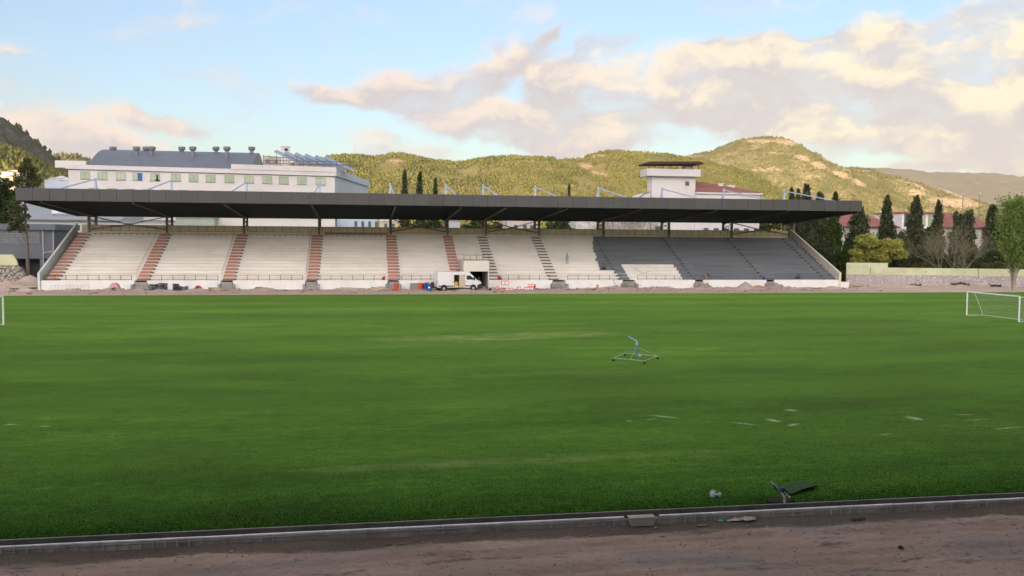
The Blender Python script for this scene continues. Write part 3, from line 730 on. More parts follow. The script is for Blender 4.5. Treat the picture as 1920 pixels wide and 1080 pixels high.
    # fascia panels, leaning slightly back at the bottom; end returns
    for j in range(58):
        a = RX0+(RX1-RX0)*j/58; b = RX0+(RX1-RX0)*(j+1)/58; g = .018; jj = random.uniform(-.006, .006)
        m = MB(o); m.add([(a+g, ROY0+.10+jj, 12.24), (b-g, ROY0+.10+jj, 12.24), (b-g, ROY0+.04+jj, 13.90), (a+g, ROY0+.04+jj, 13.90),
                          (a+g, ROY0+.2, 12.24), (b-g, ROY0+.2, 12.24), (b-g, ROY0+.14, 13.90), (a+g, ROY0+.14, 13.90)],
                         [(0,1,2,3),(7,6,5,4),(0,4,5,1),(1,5,6,2),(2,6,7,3),(3,7,4,0)])
        m.build('fascia_panel', FASCIA, roof)
    for x in (RX0, RX1-.05):
        m = MB(o); m.prism([(ROY0+.2, 12.22), (ROY0+.2, 13.88), (yb, 12.5), (yb, zb-.02)], 'x', x, x+.05); m.build('end_cladding', pm('end_sheet', (.10, .10, .105), None, 1, .5), roof)
    for k, x in enumerate(COLX):
        m = MB(o); m.bar((x, ROY0+.5, 12.12), (x, yb-.2, 10.66), .24, .30); m.build('roof_beam', pm('dark_beam_steel', (.075, .07, .062), None, 2, .5), E)
        m = MB(o); y = 152.27
        m.prism([(x-.19, 11.8), (x+.19, 11.8), (x+.13, 16.95), (x-.13, 16.95)], 'y', y-.16, y+.16); mast = m.build('roof_mast', LBLUE, E)
        m = MB(o); m.bar((x, y-.1, 16.7), (x, 131.5, 13.75), .16, .16); m.build('stay_rod', LBLUE, mast)
        m = MB(o); m.bar((x+.0, y+.1, 16.6), (x, y+3.2, 11.0), .12); m.build('back_stay', LBLUE, mast)
    # players' tunnel: white box above a dark opening
    t = MB(o); ta, tb, tz = 14.95, 18.85, 4.25
    t.box(ta, tb, WY+.1, WY+.3, 2.62, tz); t.box(ta, tb, WY+.3, row_y(6), tz-.15, tz)
    t.box(ta, ta+.14, WY+.12, row_y(6), -.2, tz-.151); t.box(tb-.14, tb, WY+.12, row_y(6), -.2, tz-.151)
    t.box(ta+.14, ta+1.0, WY+.11, WY+.29, -.2, 2.619)
    tun = t.build('tunnel_box', pm('tunnel_white', (.70, .68, .60), (.64, .62, .55), .8, .85), E)
    t = MB(o); t.box(ta+.15, tb-.15, row_y(6)-.3, row_y(6)-.1, -.2, 4.0); t.box(ta+.15, tb-.15, WY+.35, row_y(6)-.31, 2.5, 2.6); t.build('tunnel_lining', pm('tunnel_dark', (.03, .03, .035), None, 1, .9), tun)
    t = MB(o)
    for j in range(5):
        xx = ta+.05+(tb-ta-.1)*j/4; t.tube((xx, WY+.2, tz), (xx, WY+.2, tz+.85), .03, n=6)
    for z in (tz+.15, tz+.84): t.tube((ta+.05, WY+.2, z), (tb-.05, WY+.2, z), .028, n=6)
    for xx in (ta+.05, tb-.05): t.tube((xx, WY+.2, tz+.84), (xx, row_y(6), tz+.84), .028, n=6)
    t.build('tunnel_railing', DRAIL, tun)
build_stand()

# ------------------------------------------------------------------ things on the far side
def gz(x, y): return float(zfar(np.array([x]), np.array([y]))[0])
def build_van():
    p = at_y(818, 545, 128.3)
    e = empty('delivery_van', (p[0]-.1, 128.3, gz(p[0], 128)-.02), R(12), 'white high roof delivery van with its side door open beside the blue and red drums', 'van')
    wh = pm('van_white_paint', (.74, .75, .76), (.70, .71, .72), .4, .28, spec=.5, stain=(.5, .45, .4), stain_scale=.8, stain_amt=.2); bk = pm('van_black_plastic', (.02, .022, .026), None, 2, .5)
    gl = pm('van_glass', (.03, .04, .05), None, 1, .06, spec=.9); rub = pm('tyre_rubber', (.02, .02, .02), None, 3, .9); rimm = pm('steel_rim', (.45, .45, .46), None, 3, .35, metal=.6)
    w = 1.04; L = 6.8
    m = MB()
    near, far = -w, w
    m.box(0, .10, near, far, .48, 2.62); m.box(.1, 2.5, near, near+.06, .48, 2.62); m.box(2.5, 4.0, near, near+.06, 2.32, 2.62)
    m.box(2.5, 4.0, near, near+.06, .48, .62)
    m.box(.1, 4.0, far-.06, far, .48, 2.62); m.box(.1, 4.0, near+.061, far-.061, .48, .60)
    m.prism([(near, 2.621), (near+.04, 2.70), (near+.16, 2.78), (far-.16, 2.78), (far-.04, 2.70), (far, 2.621)], 'x', 0, 4.05)
    m.prism([(4.0, .42), (4.0, 2.72), (4.5, 2.74), (4.95, 2.58), (5.4, 2.2), (5.98, 1.62), (6.45, 1.42), (6.72, 1.12), (6.78, .5), (6.7, .42)], 'y', near, far)
    body = m.build('body', wh, e, .022)
    m = MB(); m.box(3.94, 4.0, near+.1, far-.07, .61, 2.55); m.build('bulkhead', pm('van_plywood', (.52, .42, .27), (.46, .36, .22), 3, .7), e)
    m = MB(); m.box(3.25, 4.12, near-.10, near-.05, .56, 2.34); d = m.build('sliding_door', pm('door_inner_panel', (.55, .45, .32), (.5, .42, .3), 2, .7), e, .015)
    tag(d, 'slid back side door showing its tan inner panel')
    m = MB(); m.box(2.6, 3.2, -.75, .5, .6, 1.25); m.build('cargo_box', pm('cargo_yellow', (.62, .42, .05), None, 2, .6), e, .02)
    m = MB(); m.box(.12, 3.9, far-.5, far-.07, 1.3, 2.3); m.build('shelf_rack', CONCD, e)
    # rear doors with seams, tail lights
    m = MB(); m.box(-.018, 0, near+.05, -.01, .55, 2.55); m.box(-.018, 0, .01, far-.05, .55, 2.55); m.build('rear_door', wh, e, .01)
    for s in (near+.02, far-.16):
        m = MB(); m.box(-.035, -.019, s, s+.14, .95, 1.55); m.build('tail_light', pm('tail_red', (.45, .02, .02), None, 1, .3), e)
    m = MB(); m.box(-.10, .02, near+.02, far-.02, .38, .55); m.build('rear_bumper', bk, e, .02)
    m = MB(); m.box(.1, 2.45, near-.025, near-.001, .62, .78); m.box(4.1, 5.0, near-.025, near-.001, .62, .78); m.build('side_moulding', bk, e)
    # windscreen, side window, headlights, grille, bumper
    m = MB(); m.add([(5.03, -.88, 2.545), (5.03, .88, 2.545), (5.95, .93, 1.68), (5.95, -.93, 1.68)], [(0, 1, 2, 3)]); m.build('windscreen', gl, e)
    m = MB(); m.prism([(4.42, 1.62), (4.42, 2.22), (4.95, 2.22), (5.62, 1.68), (5.62, 1.60)], 'y', near-.012, near-.002); m.build('side_window', gl, e)
    m = MB(); m.box(4.9, 4.94, near-.016, near-.004, 1.6, 2.22); m.box(4.2, 4.212, near-.012, near-.001, .65, 2.4); m.box(5.3, 5.312, near-.012, near-.001, .95, 1.6); m.build('door_seam', bk, e)
    for s in (near-.004, far-.30):
        m = MB(); m.prism([(6.05, 1.52), (6.42, 1.42), (6.70, 1.12), (6.5, 1.18)], 'y', s, s+.30); m.build('headlight', pm('lamp_glass', (.6, .62, .65), None, 1, .1, spec=.8), e, .01)
    m = MB(); m.prism([(6.05, .34), (6.05, .80), (6.5, 1.02), (6.83, 1.04), (6.86, .34)], 'y', near-.015, far+.015); m.build('front_bumper', pm('bumper_blue_black', (.025, .035, .055), None, 1, .5), e, .03)
    m = MB(); m.box(5.45, 5.62, near-.32, near-.10, 1.55, 1.98); m.bar((5.5, near-.12, 1.62), (5.5, near, 1.62), .06); m.build('wing_mirror', bk, e, .02)
    m = MB(); m.box(2.28, 2.36, near-.04, near-.001, 1.22, 1.42); m.box(4.28, 4.44, near-.04, near-.001, 1.32, 1.38); m.build('door_handle', bk, e)
    for x in (.95, 5.45):
        m = MB(); m.tube((x, near-.02, .42), (x, near+.02, .42), .50, n=20); m.build('wheel_arch', bk, e)
        for s in (-1, 1):
            y0 = near-.035 if s < 0 else far-.19
            m = MB(); m.tube((x, y0, .35), (x, y0+.225, .35), .36, n=22); wl = m.build('wheel', rub, e)
            ys = y0-.008 if s < 0 else y0+.226
            m = MB(); m.tube((x, ys, .35), (x, ys+.008*(1 if s < 0 else 1), .35), .20, n=18); m.build('rim', rimm, wl)
    m = MB(); m.box(.2, 6.4, near+.15, far-.15, .3, .42); m.build('chassis', bk, e)
    m = MB()
    for sg in (-.6, .6): m.box(3.0, 3.05, sg, sg+.05, 2.7, 2.7+.01)
    return e
build_van()

def drum(px, py, Y, col, label, group, hh=1.0, white=False):
    p = at_y(px, py, Y); x = p[0]; z = gz(x, Y)
    e = empty('steel_drum', (x, Y, z), random.uniform(0, 3), label, 'drum', group); r = .33
    prof = [(.30, 0), (r, .02), (r, .3*hh), (r+.016, .32*hh), (r+.016, .35*hh), (r, .37*hh), (r, .64*hh), (r+.016, .66*hh), (r+.016, .69*hh), (r, .71*hh), (r, .97*hh), (r+.012, .985*hh), (r+.012, hh), (r-.03, hh), (r-.035, .975*hh)]
    MB().lathe(prof, n=20).build('shell', col, e)
    MB().lathe([(.04, .976*hh), (.04, hh+.01)], (.18, 0, 0), 8).build('bung', CONCD, e)
    if white: 
        m = MB(); a0 = -e.rotation_euler.z - math.pi/2
        pts = [(math.cos(a0+t)*(r+.005), math.sin(a0+t)*(r+.005)) for t in np.linspace(-.45, .45, 6)]
        for (xa, ya), (xb, yb) in zip(pts[:-1], pts[1:]): m.add([(xa, ya, .42), (xb, yb, .42), (xb, yb, .63), (xa, ya, .63)], [(0, 1, 2, 3)])
        m.build('paper_label', WALLW, e)
RED = pm('drum_red', (.60, .07, .035), (.5, .05, .03), 3, .45); BLU = pm('drum_blue', (.015, .10, .30), (.012, .08, .24), 3, .4)
drum(742.5, 545, 127.6, RED, 'lone red drum at the foot of the concrete entry steps', 'drums by the van')
drum(788, 545, 128.2, RED, 'red drum on the pallet beside the grey paver stack', 'drums by the van')
drum(796.5, 545, 128.5, BLU, 'blue drum standing between the red drum and the labelled blue drum', 'drums by the van')
drum(804.5, 547, 126.8, BLU, 'front blue drum with a white paper label', 'drums by the van', white=True)
drum(800.5, 545, 129.9, RED, 'red drum half hidden behind the blue drums', 'drums by the van', 1.12)
def jerry():
    p = at_y(810.5, 540, 127.9); x = p[0]; z = gz(x, 127.9)
    e = empty('plastic_canister', (x, 127.9, z), .2, 'dark plastic canister standing on a crate at the rear of the white van', 'canister'); bk = pm('canister_plastic', (.02, .03, .05), None, 2, .4)
    m = MB(); m.box(-.26, .26, -.2, .2, .45, 1.2); m.build('tank', bk, e, .06)
    m = MB(); m.tube((.1, 0, 1.19), (.1, 0, 1.27), .06, n=10); m.build('cap', bk, e); m = MB(); m.path([(-.18, 0, 1.19), (-.18, 0, 1.29), (.02, 0, 1.29), (.02, 0, 1.19)], .02, 6); m.build('handle', bk, e)
    e2 = empty('wooden_crate', (x, 127.9, z), .2, 'low wooden crate under the dark canister behind the van', 'crate'); m = MB()
    for k in range(4): m.box(-.32, .32, -.28, .28, .02+.108*k, .11+.108*k)
    for a in (-.3, .22):
        for b in (-.3, .22): m.box(a, a+.08, b, b+.08, 0, .448)
    m.build('slats', pm('old_wood', (.28, .22, .15), (.2, .16, .11), 3, .85), e2)
jerry()
PAL = pm('pallet_wood', (.36, .28, .18), (.25, .19, .12), 3, .85)
def pallet(x, y, z, rz, label, w=1.2, d=1.0):
    e = empty('wooden_pallet', (x, y, z), rz, label, 'pallet', 'pallets beside the stand'); m = MB()
    for k in range(7): m.box(-w/2+k*w/6.9, -w/2+k*w/6.9+.1, -d/2, d/2, .12, .144)
    for yy in (-d/2, -.05, d/2-.1): m.box(-w/2, w/2, yy, yy+.1, .02, .119)
    m.build('deck', PAL, e); return e
def pavers():
    x = at_y(776.5, 540, 128.6)[0]; z = gz(x, 128.6); pallet(x, 128.6, z, .05, 'pallet under the grey paver stack')
    pallet(at_y(793, 540, 128.3)[0]+.15, 128.35, z-.1, -.04, 'pallet under the red and blue drums', 1.7)
    g = pm('paver_grey', (.30, .31, .31), (.2, .21, .22), 4, .85)
    proto = None; n = 0
    for lv in range(8):
        for j in range(3):
            for q in range(2):
                w_ = .36
                if proto is None:
                    proto = MB().box(-.18, .18, -.2, .2, 0, .082).build('paver', g, None, .008); o = proto
                else: o = proto.copy(); COL.objects.link(o)
                o.location = (x-.42+.385*j+random.uniform(-.015, .015), 128.4+.42*q, z+.146+.086*lv+.0); o.rotation_euler = (0, 0, random.uniform(-.03, .03))
                tag(o, 'grey concrete paver in the stack beside the red drum', 'paver', 'grey pavers in the stack beside the red drum')
pavers()
def seat_stacks():
    """folded dark plastic seats piled in low stacks in front of the wall"""
    body = pm('seat_dark_plastic', (.045, .06, .08), (.03, .04, .055), 3, .4); body2 = pm('seat_grey_plastic', (.17, .19, .21), (.12, .135, .15), 3, .4)
    def seat(mat):
        m = MB(); m.prism([(-.20, .0), (.20, .02), (.22, .05), (.21, .075), (-.18, .05), (-.22, .10), (-.24, .09)], 'x', -.22, .22)
        return m.build('plastic_chair', mat, None, .012)
    p1, p2 = seat(body), seat(body2); used = set()
    cols = [(284, 11, 1), (289.5, 11, 1), (295, 11, 0), (300, 12, 1), (305.5, 12, 0), (311, 12, 0), (327, 11, 0), (332.5, 11, 0), (338, 8, 0), (344, 6, 1), (350, 6, 1)]
    for (px, n, kind) in cols:
        Y = 129.0+random.uniform(-.15, .15); x = at_y(px, 540, Y)[0]; z = gz(x, Y)-.02
        lab = {True: 'plastic chair shell in the taller left cluster of stacks against the white wall', False: 'plastic chair shell in the lower right cluster of stacks against the white wall'}[px < 320]
        for k in range(n):
            s = p2 if (kind and random.random() < .7) or random.random() < .15 else p1
            if s.name in used: o = s.copy(); COL.objects.link(o)
            else: o = s; used.add(s.name)
            o.location = (x+random.uniform(-.03, .03), Y+random.uniform(-.03, .03), z+.088*k); o.rotation_euler = (0, 0, random.choice((0, math.pi))+random.uniform(-.12, .12))
            colr = 'grey' if s is p2 else 'dark'
            tag(o, colr+' '+lab, 'chair', colr+' chair shells in the '+('left' if px < 320 else 'right')+' cluster')
seat_stacks()
def blocks():
    """red and white plastic barrier blocks and boxes thrown about in front of the wall"""
    r = pm('barrier_red', (.62, .05, .035), (.5, .04, .03), 3, .5); w = WALLW; n = 0
    spec = [(932,541,.38,.52,.05,128.6,'small red and white box lying nearest the van nose'),(947,535,1.15,.62,.55,129.6,'upper red framed white panel leaning on the wall'),(954,544.5,1.35,.34,.0,127.9,'low red and white block lying in front of the leaning panel'),
            (973,541,.55,.5,.0,128.8,'red and white box toppled between the two piles'),(988,541.5,.75,.48,.0,128.4,'bottom left red and white box of the right pile'),(996.5,541.5,.7,.48,.0,128.5,'bottom right red and white box of the right pile'),(996,536.5,.95,.40,.5,128.5,'top red and white box of the right pile')]
    for (px, py, wd, hh, zz, Y, lab) in spec:
        x = at_y(px, py, Y)[0]; e = empty('barrier_box', (x, Y, gz(x, Y)+zz), random.uniform(-.25, .25), lab, 'box', 'red and white boxes by the van'); d = .34
        m = MB(); t = .07
        m.box(-wd/2, wd/2, -d/2, d/2, 0, t); m.box(-wd/2, wd/2, -d/2, d/2, hh-t, hh)
        for a in (-wd/2, wd/2-t) : m.box(a, a+t, -d/2, d/2, t, hh-t)
        m.box(-t/2, t/2, -d/2, d/2, t, hh-t)
        m.build('frame', r, e, .008)
        for a, b in ((-wd/2+t, -t/2), (t/2, wd/2-t)): MB().box(a+.003, b-.003, -d/2+.03, d/2-.03, t+.003, hh-t-.003).build('panel', w, e)
blocks()
def pile(name, label, cat, px, py, Y, rx, ry, h, mat, seed, pw=1.0, rough=.1):
    x = at_y(px, py, Y)[0]; n = 40; V = []; F = []
    r = np.linspace(0, 1, 16); a = np.linspace(0, 2*math.pi, n, endpoint=False)
    RR, A = np.meshgrid(r, a); X = RR*np.cos(A)*rx; Yy = RR*np.sin(A)*ry
    Z = h*np.clip(1-RR, 0, 1)**pw*(1+rough*4*(fbm(X*2+50, Yy*2+50, seed)-.5)) + rough*.3*(fbm(X*6+9, Yy*6+9, seed+1)-.5)*np.sin(RR*math.pi) - .12*RR
    V = np.stack([X.ravel(), Yy.ravel(), Z.ravel()], 1); F = [(i*16+j, i*16+j+1, ((i+1) % n)*16+j+1, ((i+1) % n)*16+j) for i in range(n) for j in range(15)]
    o = np_mesh(name, V, F, mat, smooth=True, loc=(x, Y, gz(x, Y)-.02)); tag(o, label, cat); return o
SAND = pm('sand_heap_grain', (.42, .36, .33), (.34, .30, .28), 2, .95, .03, 12)
pile('sand_pile', 'tall conical heap of grey pink sand before the white wall', 'sand heap', 1398, 540, 128.6, 1.75, 1.3, 1.05, SAND, 3, .95, .02)
pile('sand_pile', 'small grey heap of sand at the foot of the far right wall', 'sand heap', 1478, 540, 129.4, 1.6, .9, .38, SAND, 4, 1.0, .05)
pile('earth_mound', 'brown mound of dug earth between the stone wall and the stand end', 'earth mound', 56, 530, 137, 3.0, 2.4, 1.5, EARTHF, 5, .9, .1)
pile('earth_mound', 'low mound of pale dug soil behind the left goal', 'earth mound', 22, 540, 133, 4.2, 2.0, .75, EARTHF, 6, .8, .2)
pile('rubble_heap', 'pile of broken stone under the grey painted entry', 'rubble', 1322, 541, 130.6, 1.5, .7, .9, pm('rubble_mix', (.40, .35, .28), (.20, .18, .16), 5, .95, .08, 10), 7, .5, .3)
pile('rubble_heap', 'pile of broken stone beside the rightmost entry', 'rubble', 1455, 541, 130.7, 1.9, .7, .85, MATS['rubble_mix'], 8, .5, .3)
pile('brick_heap', 'flat heap of red brick dust beside the tall sand heap', 'brick heap', 1422, 540, 130.2, 1.3, .5, .45, pm('brick_dust', (.50, .24, .16), (.4, .2, .14), 5, .95), 9, .6, .1)
def debris():
    r = random.Random(5); mats = [pm('debris_pale', (.48, .44, .40), None, 2, .9), pm('debris_grey', (.22, .21, .20), None, 2, .9), pm('debris_wood', (.35, .24, .15), None, 2, .9), pm('debris_red', (.48, .12, .08), None, 2, .8)]
    ms = [MB() for _ in mats]
    for k in range(950):
        x = r.uniform(-50, 82); y = r.gauss(129.3, 1.1) if r.random() < .75 else r.uniform(121, 131)
        if y > 131.4: continue
        i = r.choices(range(4), (6, 5, 3, 1))[0]; s = r.uniform(.04, .2)*(2.0 if r.random() < .1 else 1)
        M_ = Matrix.Translation((x, y, gz(x, y)+s*.2)) @ Matrix.Rotation(r.uniform(0, 3), 4, 'Z') @ Matrix.Rotation(r.uniform(-.4, .4), 4, 'X')
        L = r.uniform(1.5, 9) if i == 2 else r.uniform(.8, 1.8)
        ms[i].cbox(None, s*L, s, s*.6, M=M_)
    for m, mt, nm in zip(ms, mats, ('pale stone chips', 'grey concrete chips', 'splintered timber bits', 'red brick bits')):
        tag(m.build('rubble', mt), nm+' strewn along the foot of the stand', 'rubble', kind='stuff')
    # near track clods and pebbles
    ms = MB()
    for k in range(1500):
        x = r.uniform(-12, 24); y = r.uniform(17, 22.4) if r.random() < .6 else r.gauss(22.1, .25); s = r.uniform(.008, .035)*(2 if r.random() < .04 else 1)
        if y > 22.6: continue
        z = float(ztrack(np.array([x]), np.array([y]))[0]); M_ = Matrix.Translation((x, y, z+s*.2)) @ Matrix.Rotation(r.uniform(0, 3), 4, 'Z') @ Matrix.Rotation(r.uniform(-.6, .6), 4, 'X')
        ms.cbox(None, s*r.uniform(1, 2), s, s*.7, M=M_)
    tag(ms.build('gravel', pm('clod', (.17, .145, .13), (.27, .24, .22), 8, .95)), 'small clods and pebbles on the near dirt track', 'gravel', kind='stuff')
debris()
def ladder(label, pts, Y0, w=.42):
    (xa, za), (xb, zb) = pts; e = empty('ladder', (xa, Y0, 0), 0, label, 'ladder'); m = MB((xa, Y0, 0))
    al = pm('ladder_metal', (.42, .42, .42), None, 3, .4, metal=.4); b1 = MB((xa, Y0, 0))
    d = Vector((xb-xa, 0, zb-za)); n = Vector((0, 1.0, .85)).normalized()*w
    A = Vector((xa, Y0, za)); B = A+d
    m.bar(A, B, .05, .03); m.build('rail', al, e); m = MB((xa, Y0, 0)); m.bar(A+n, B+n, .05, .03); m.build('rail', al, e)
    k = int(d.length/.5)
    for i in range(k+1): P = A+d*(i+.3)/(k+.6); b1.tube(P, P+n, .018, n=6)
    b1.build('rungs', al, e)
x0 = at_y(93, 540, 130.6)[0]; x1 = at_y(168, 540, 130.6)[0]
ladder('long metal ladder lying on its side against the wall at the left end', [(x0, .12), (x1, .1)], 130.3, .9)
def trestle(px, lab, s=1.0):
    x = at_y(px, 542, 129.5)[0]; e = empty('scaffold_trestle', (x, 129.5, gz(x, 129.5)), random.uniform(-.2, .2), lab, 'trestle', 'rusty trestles before the entry steps'); st = pm('rusty_frame', (.22, .18, .15), (.15, .12, .1), 4, .8)
    for yy in (-.35, .35):
        m = MB(); w, h = .95*s, .85*s
        m.path([(-w, yy, 0), (-w*.85, yy, h), (w*.85, yy, h), (w, yy, 0)], .03, 6); m.tube((-w*.92, yy, h*.45), (w*.92, yy, h*.45), .025, n=6); m.build('side_frame', st, e)
    m = MB(); m.box(-.95*s, .95*s, -.4, .4, .86*s, .90*s); m.build('plank_top', pm('grey_plank', (.33, .30, .26), (.25, .22, .19), 3, .9), e)
    m = MB(); m.tube((-.9*s, -.35, .4*s), (.9*s, .35, .4*s), .02, n=6); m.build('diagonal', st, e)
trestle(1181, 'trestle with a plank top before the entry steps right of the orange bucket'); trestle(1043, 'low trestle beside the pink painted wall end', .8)
def bucket(px, py, Y, col, lab, name='bucket', h=.4, r=.17):
    x = at_y(px, py, Y)[0]; e = empty(name, (x, Y, gz(x, Y) if Y < 131.5 else Z0), 0, lab, 'bucket', 'paint buckets'); MB().lathe([(r*.8, 0), (r, h), (r+.02, h), (r+.02, h+.02), (r-.02, h+.02), (r*.85, h*.8)], n=14).build('pail', col, e)
    m = MB(); m.path([(-r, 0, h), (-r*.6, 0, h+.12), (r*.6, 0, h+.12), (r, 0, h)], .012, 5); m.build('handle', DRAIL, e)
ORG = pm('orange_bucket_plastic', (.75, .22, .10), None, 2, .5); BB = pm('blue_bucket_plastic', (.02, .07, .4), None, 2, .5)
bucket(1120, 543, 129.6, ORG, 'orange bucket on the rubble between two entries', h=.5, r=.22)
bucket(1432, 525, 131.9, BB, 'blue bucket hanging on top of the wall by the rightmost entry', h=.42, r=.2)
bucket(1277, 520, 132.4, WALLW, 'white bucket at the edge of the unpainted patch', h=.42, r=.2)
bucket(1002, 541, 129.8, pm('red_bucket_plastic', (.6, .04, .05), None, 2, .5), 'red bucket right of the red and white boxes', h=.55, r=.22)
# sheets and wraps
def bundle(px, py, Y, sx, sy, h, mat, lab, name, z=None, seed=1):
    x = at_y(px, py, Y)[0]; z = gz(x, Y) if z is None else z; n = 18; X, Yy = np.meshgrid(np.linspace(-1, 1, n), np.linspace(-1, 1, n))
    rr = np.clip(1-np.maximum(abs(X), abs(Yy))**3, 0, 1); Zt = h*rr*(.5+.9*fbm(X*2+seed, Yy*2+seed, seed)); V = np.stack([(X*sx/2).ravel(), (Yy*sy/2).ravel(), Zt.ravel()], 1); i = (np.arange(n-1)[None, :]+np.arange(n-1)[:, None]*n).ravel()
    tag(np_mesh(name, V, np.stack([i, i+1, i+1+n, i+n], 1), mat, smooth=True, loc=(x, Y, z)), lab, name.split('_')[-1])
bundle(215, 545, 129.2, 1.5, 1.0, .85, pm('pink_sheet', (.60, .33, .32), (.5, .27, .27), 2, .8), 'crumpled pink sheet heaped against the wall left of the dark seats', 'plastic_sheet', seed=3)
bundle(372, 546, 129.3, 1.0, .6, .42, pm('crimson_cloth', (.35, .02, .06), (.25, .02, .05), 3, .8), 'small crimson cloth bag on the ground right of the dark seats', 'cloth_bag', seed=5)
bundle(937, 524, 132.4, .75, .5, .55, pm('red_cloth', (.5, .03, .06), None, 3, .8), 'red bag on the ledge behind the railing near the tunnel', 'cloth_bag', z=Z0+.02, seed=7)
bundle(719, 524, 132.4, .5, .45, .48, MATS['red_cloth'], 'red bag on the ledge at the foot of the middle stairs', 'cloth_bag', z=Z0+.02, seed=9)
bundle(1063+0, 545, 129.5, .1, .1, .02, WHITE, 'scrap of white paper on the far rubble strip', 'paper_scrap', seed=2)
# generator with hose by the van nose
def tongs():
    x = at_y(912, 543, 128.2)[0]; e = empty('wheelbarrow', (x, 128.2, gz(x, 128.2)), R(-14), 'dark wheelbarrow tipped down in front of the van nose', 'wheelbarrow')
    st = DRAIL; m = MB(); m.lathe([(.12, .3), (.32, .55), (.34, .56), (.14, .28)], n=12); m.build('tray', CONCD, e)
    for s in (-.22, .22): m = MB(); m.path([(-1.0, s, .62), (-.2, s, .28), (.5, s*.3, .18)], .025, 6); m.build('handle_bar', st, e)
    m = MB(); m.tube((.55, -.05, .18), (.55, .05, .18), .18, n=14); m.build('wheel', MATS['tyre_rubber'], e)
tongs()

# ------------------------------------------------------------------ goals
def goal(XG, Yg, side):
    e = empty('football_goal', (XG, Yg, .02), 0, None, 'goal'); W_, H_ = 3.66, 2.44
    wt = pm('goal_white_paint', (.78, .80, .80), None, 2, .35)
    for s in (-1, 1): m = MB(); m.tube((0, s*W_, 0), (0, s*W_, H_), .075, n=14); m.build('goal_post', wt, e)
    m = MB(); m.tube((0, -W_, H_), (0, W_, H_), .075, n=14); m.build('crossbar', wt, e)
    D = 1.9*side
    for s in (-1, 1):
        m = MB(); m.tube((0, s*W_, H_-.05), (.8*side, s*W_, H_-.06), .024, n=7); m.tube((.8*side, s*W_, H_-.06), (D, s*W_, .03), .024, n=7); m.build('net_stanchion', wt, e)
    m = MB(); m.path([(0, -W_, .03), (D, -W_, .03), (D, W_, .03), (0, W_, .03)], .03, 7); m.build('ground_frame', wt, e)
    m = MB(); w = .004; n = 36                                       # net of thin cords
    for j in range(n+1):
        y = -W_+2*W_*j/n; m.bar((.02*side, y, H_-.02), (.8*side, y, H_-.08), w*1.4); m.bar((.8*side, y, H_-.08), (D, y, .04), w*1.4)
    for j in range(13):
        t = j/12; x = .8*side+(D-.8*side)*t; z = (H_-.08)*(1-t)+.04*t; m.bar((x, -W_, z), (x, W_, z), w*1.4)
    for j in range(4): x = .2*side*(j+.5); m.bar((x, -W_, H_-.05), (x, W_, H_-.05), w*1.4)
    for s in (-1, 1):
        for j in range(1, 12): z = H_*j/12; m.bar((0, s*W_, z), ((.8+1.1*(1-z/H_))*side, s*W_, z), w)
        for j in range(1, 8): x = 1.9*side*j/8; m.bar((x, s*W_, .03), (x, s*W_, min(H_-.06, H_*(1.9-abs(x))/1.1)), w)
    m.build('net', pm('net_cord', (.55, .58, .55), None, 2, .7), e)
    return e
tag(goal(61.3, 77.6, 1), 'white football goal with a thin net at the right end of the pitch')
tag(goal(-29.95, 76.5, -1), 'white football goal at the left end, only its far post in view')

# ------------------------------------------------------------------ sprinkler cart on the pitch
def sprinkler():
    cs = [at_z(1150, 679, .0), at_z(1208, 684, 0), at_z(1233, 675, 0), at_z(1172, 669, 0)]
    c = Vector((sum(p[0] for p in cs)/4, sum(p[1] for p in cs)/4, .05)); e = empty('sprinkler_cart', c, 0, 'blue water cannon on a square wheeled frame standing on the pitch', 'sprinkler')
    st = pm('galvanised_frame', (.40, .44, .36), (.28, .31, .25), 3, .5, metal=.3); bl = pm('sprinkler_blue', (.07, .22, .36), (.05, .16, .28), 2, .4); lb = pm('sprinkler_pale_blue', (.35, .52, .58), (.3, .45, .5), 2, .4)
    zf = .20; K = [Vector((p[0]-c.x, p[1]-c.y, zf)) for p in cs]
    # regularise the square
    for i in range(4): m = MB(); m.tube(K[i], K[(i+1) % 4], .024, n=8); m.build('frame_bar', st, e)
    for i, k in enumerate(K):
        m = MB(); m.tube(k, (k.x, k.y, .09), .018, n=6); cw = m.build('caster_fork', st, e)
        m = MB(); m.tube((k.x-.02, k.y-.012, .07), (k.x+.02, k.y+.012, .07), .07, n=12); m.build('wheel', MATS['tyre_rubber'], cw)
    px, py = at_z(1193, 676, 0)[:2]; P = Vector((px-c.x, py-c.y, 0)); P = (K[0]+K[1]+K[2]+K[3])/4; P.z = 0; P.x += .1
    top = P+Vector((0, 0, .95))
    for tgt in (K[0]*.45+K[1]*.55, K[2], K[3]): m = MB(); m.tube(top-Vector((0, 0, .12)), tgt, .02, n=6); m.build('brace', st, e)
    m = MB(); m.tube(P+Vector((0, 0, .26)), top, .05, n=12); m.tube(P+Vector((0, 0, .28)), P+Vector((.12, 0, .25)), .055, n=12); m.build('riser_pipe', bl, e)
    m = MB(); m.path([P+Vector((.11, 0, .26)), P+Vector((.22, -.03, .28)), P+Vector((.28, -.05, .32))], .055, 10); m.build('hose_coupling', lb, e)
    m = MB(); m.lathe([(.07, 0), (.07, .04), (.055, .05), (.055, .08), (.075, .09), (.075, .13), (.055, .14), (.055, .22)], top, 12); m.build('swivel', lb, e)
    b = top+Vector((.01, 0, .22))
    m = MB(); m.tube(b, b+Vector((-.46, 0, .27)), .045, .03, 10); m.tube(b+Vector((-.46, 0, .27)), b+Vector((-.55, 0, .32)), .035, .035, 10); m.build('barrel', lb, e)
    m = MB(); m.path([b+Vector((.03, 0, .07)), b+Vector((-.42, 0, .34)), b+Vector((-.50, 0, .33))], .018, 6); m.build('drive_arm', bl, e)
sprinkler()
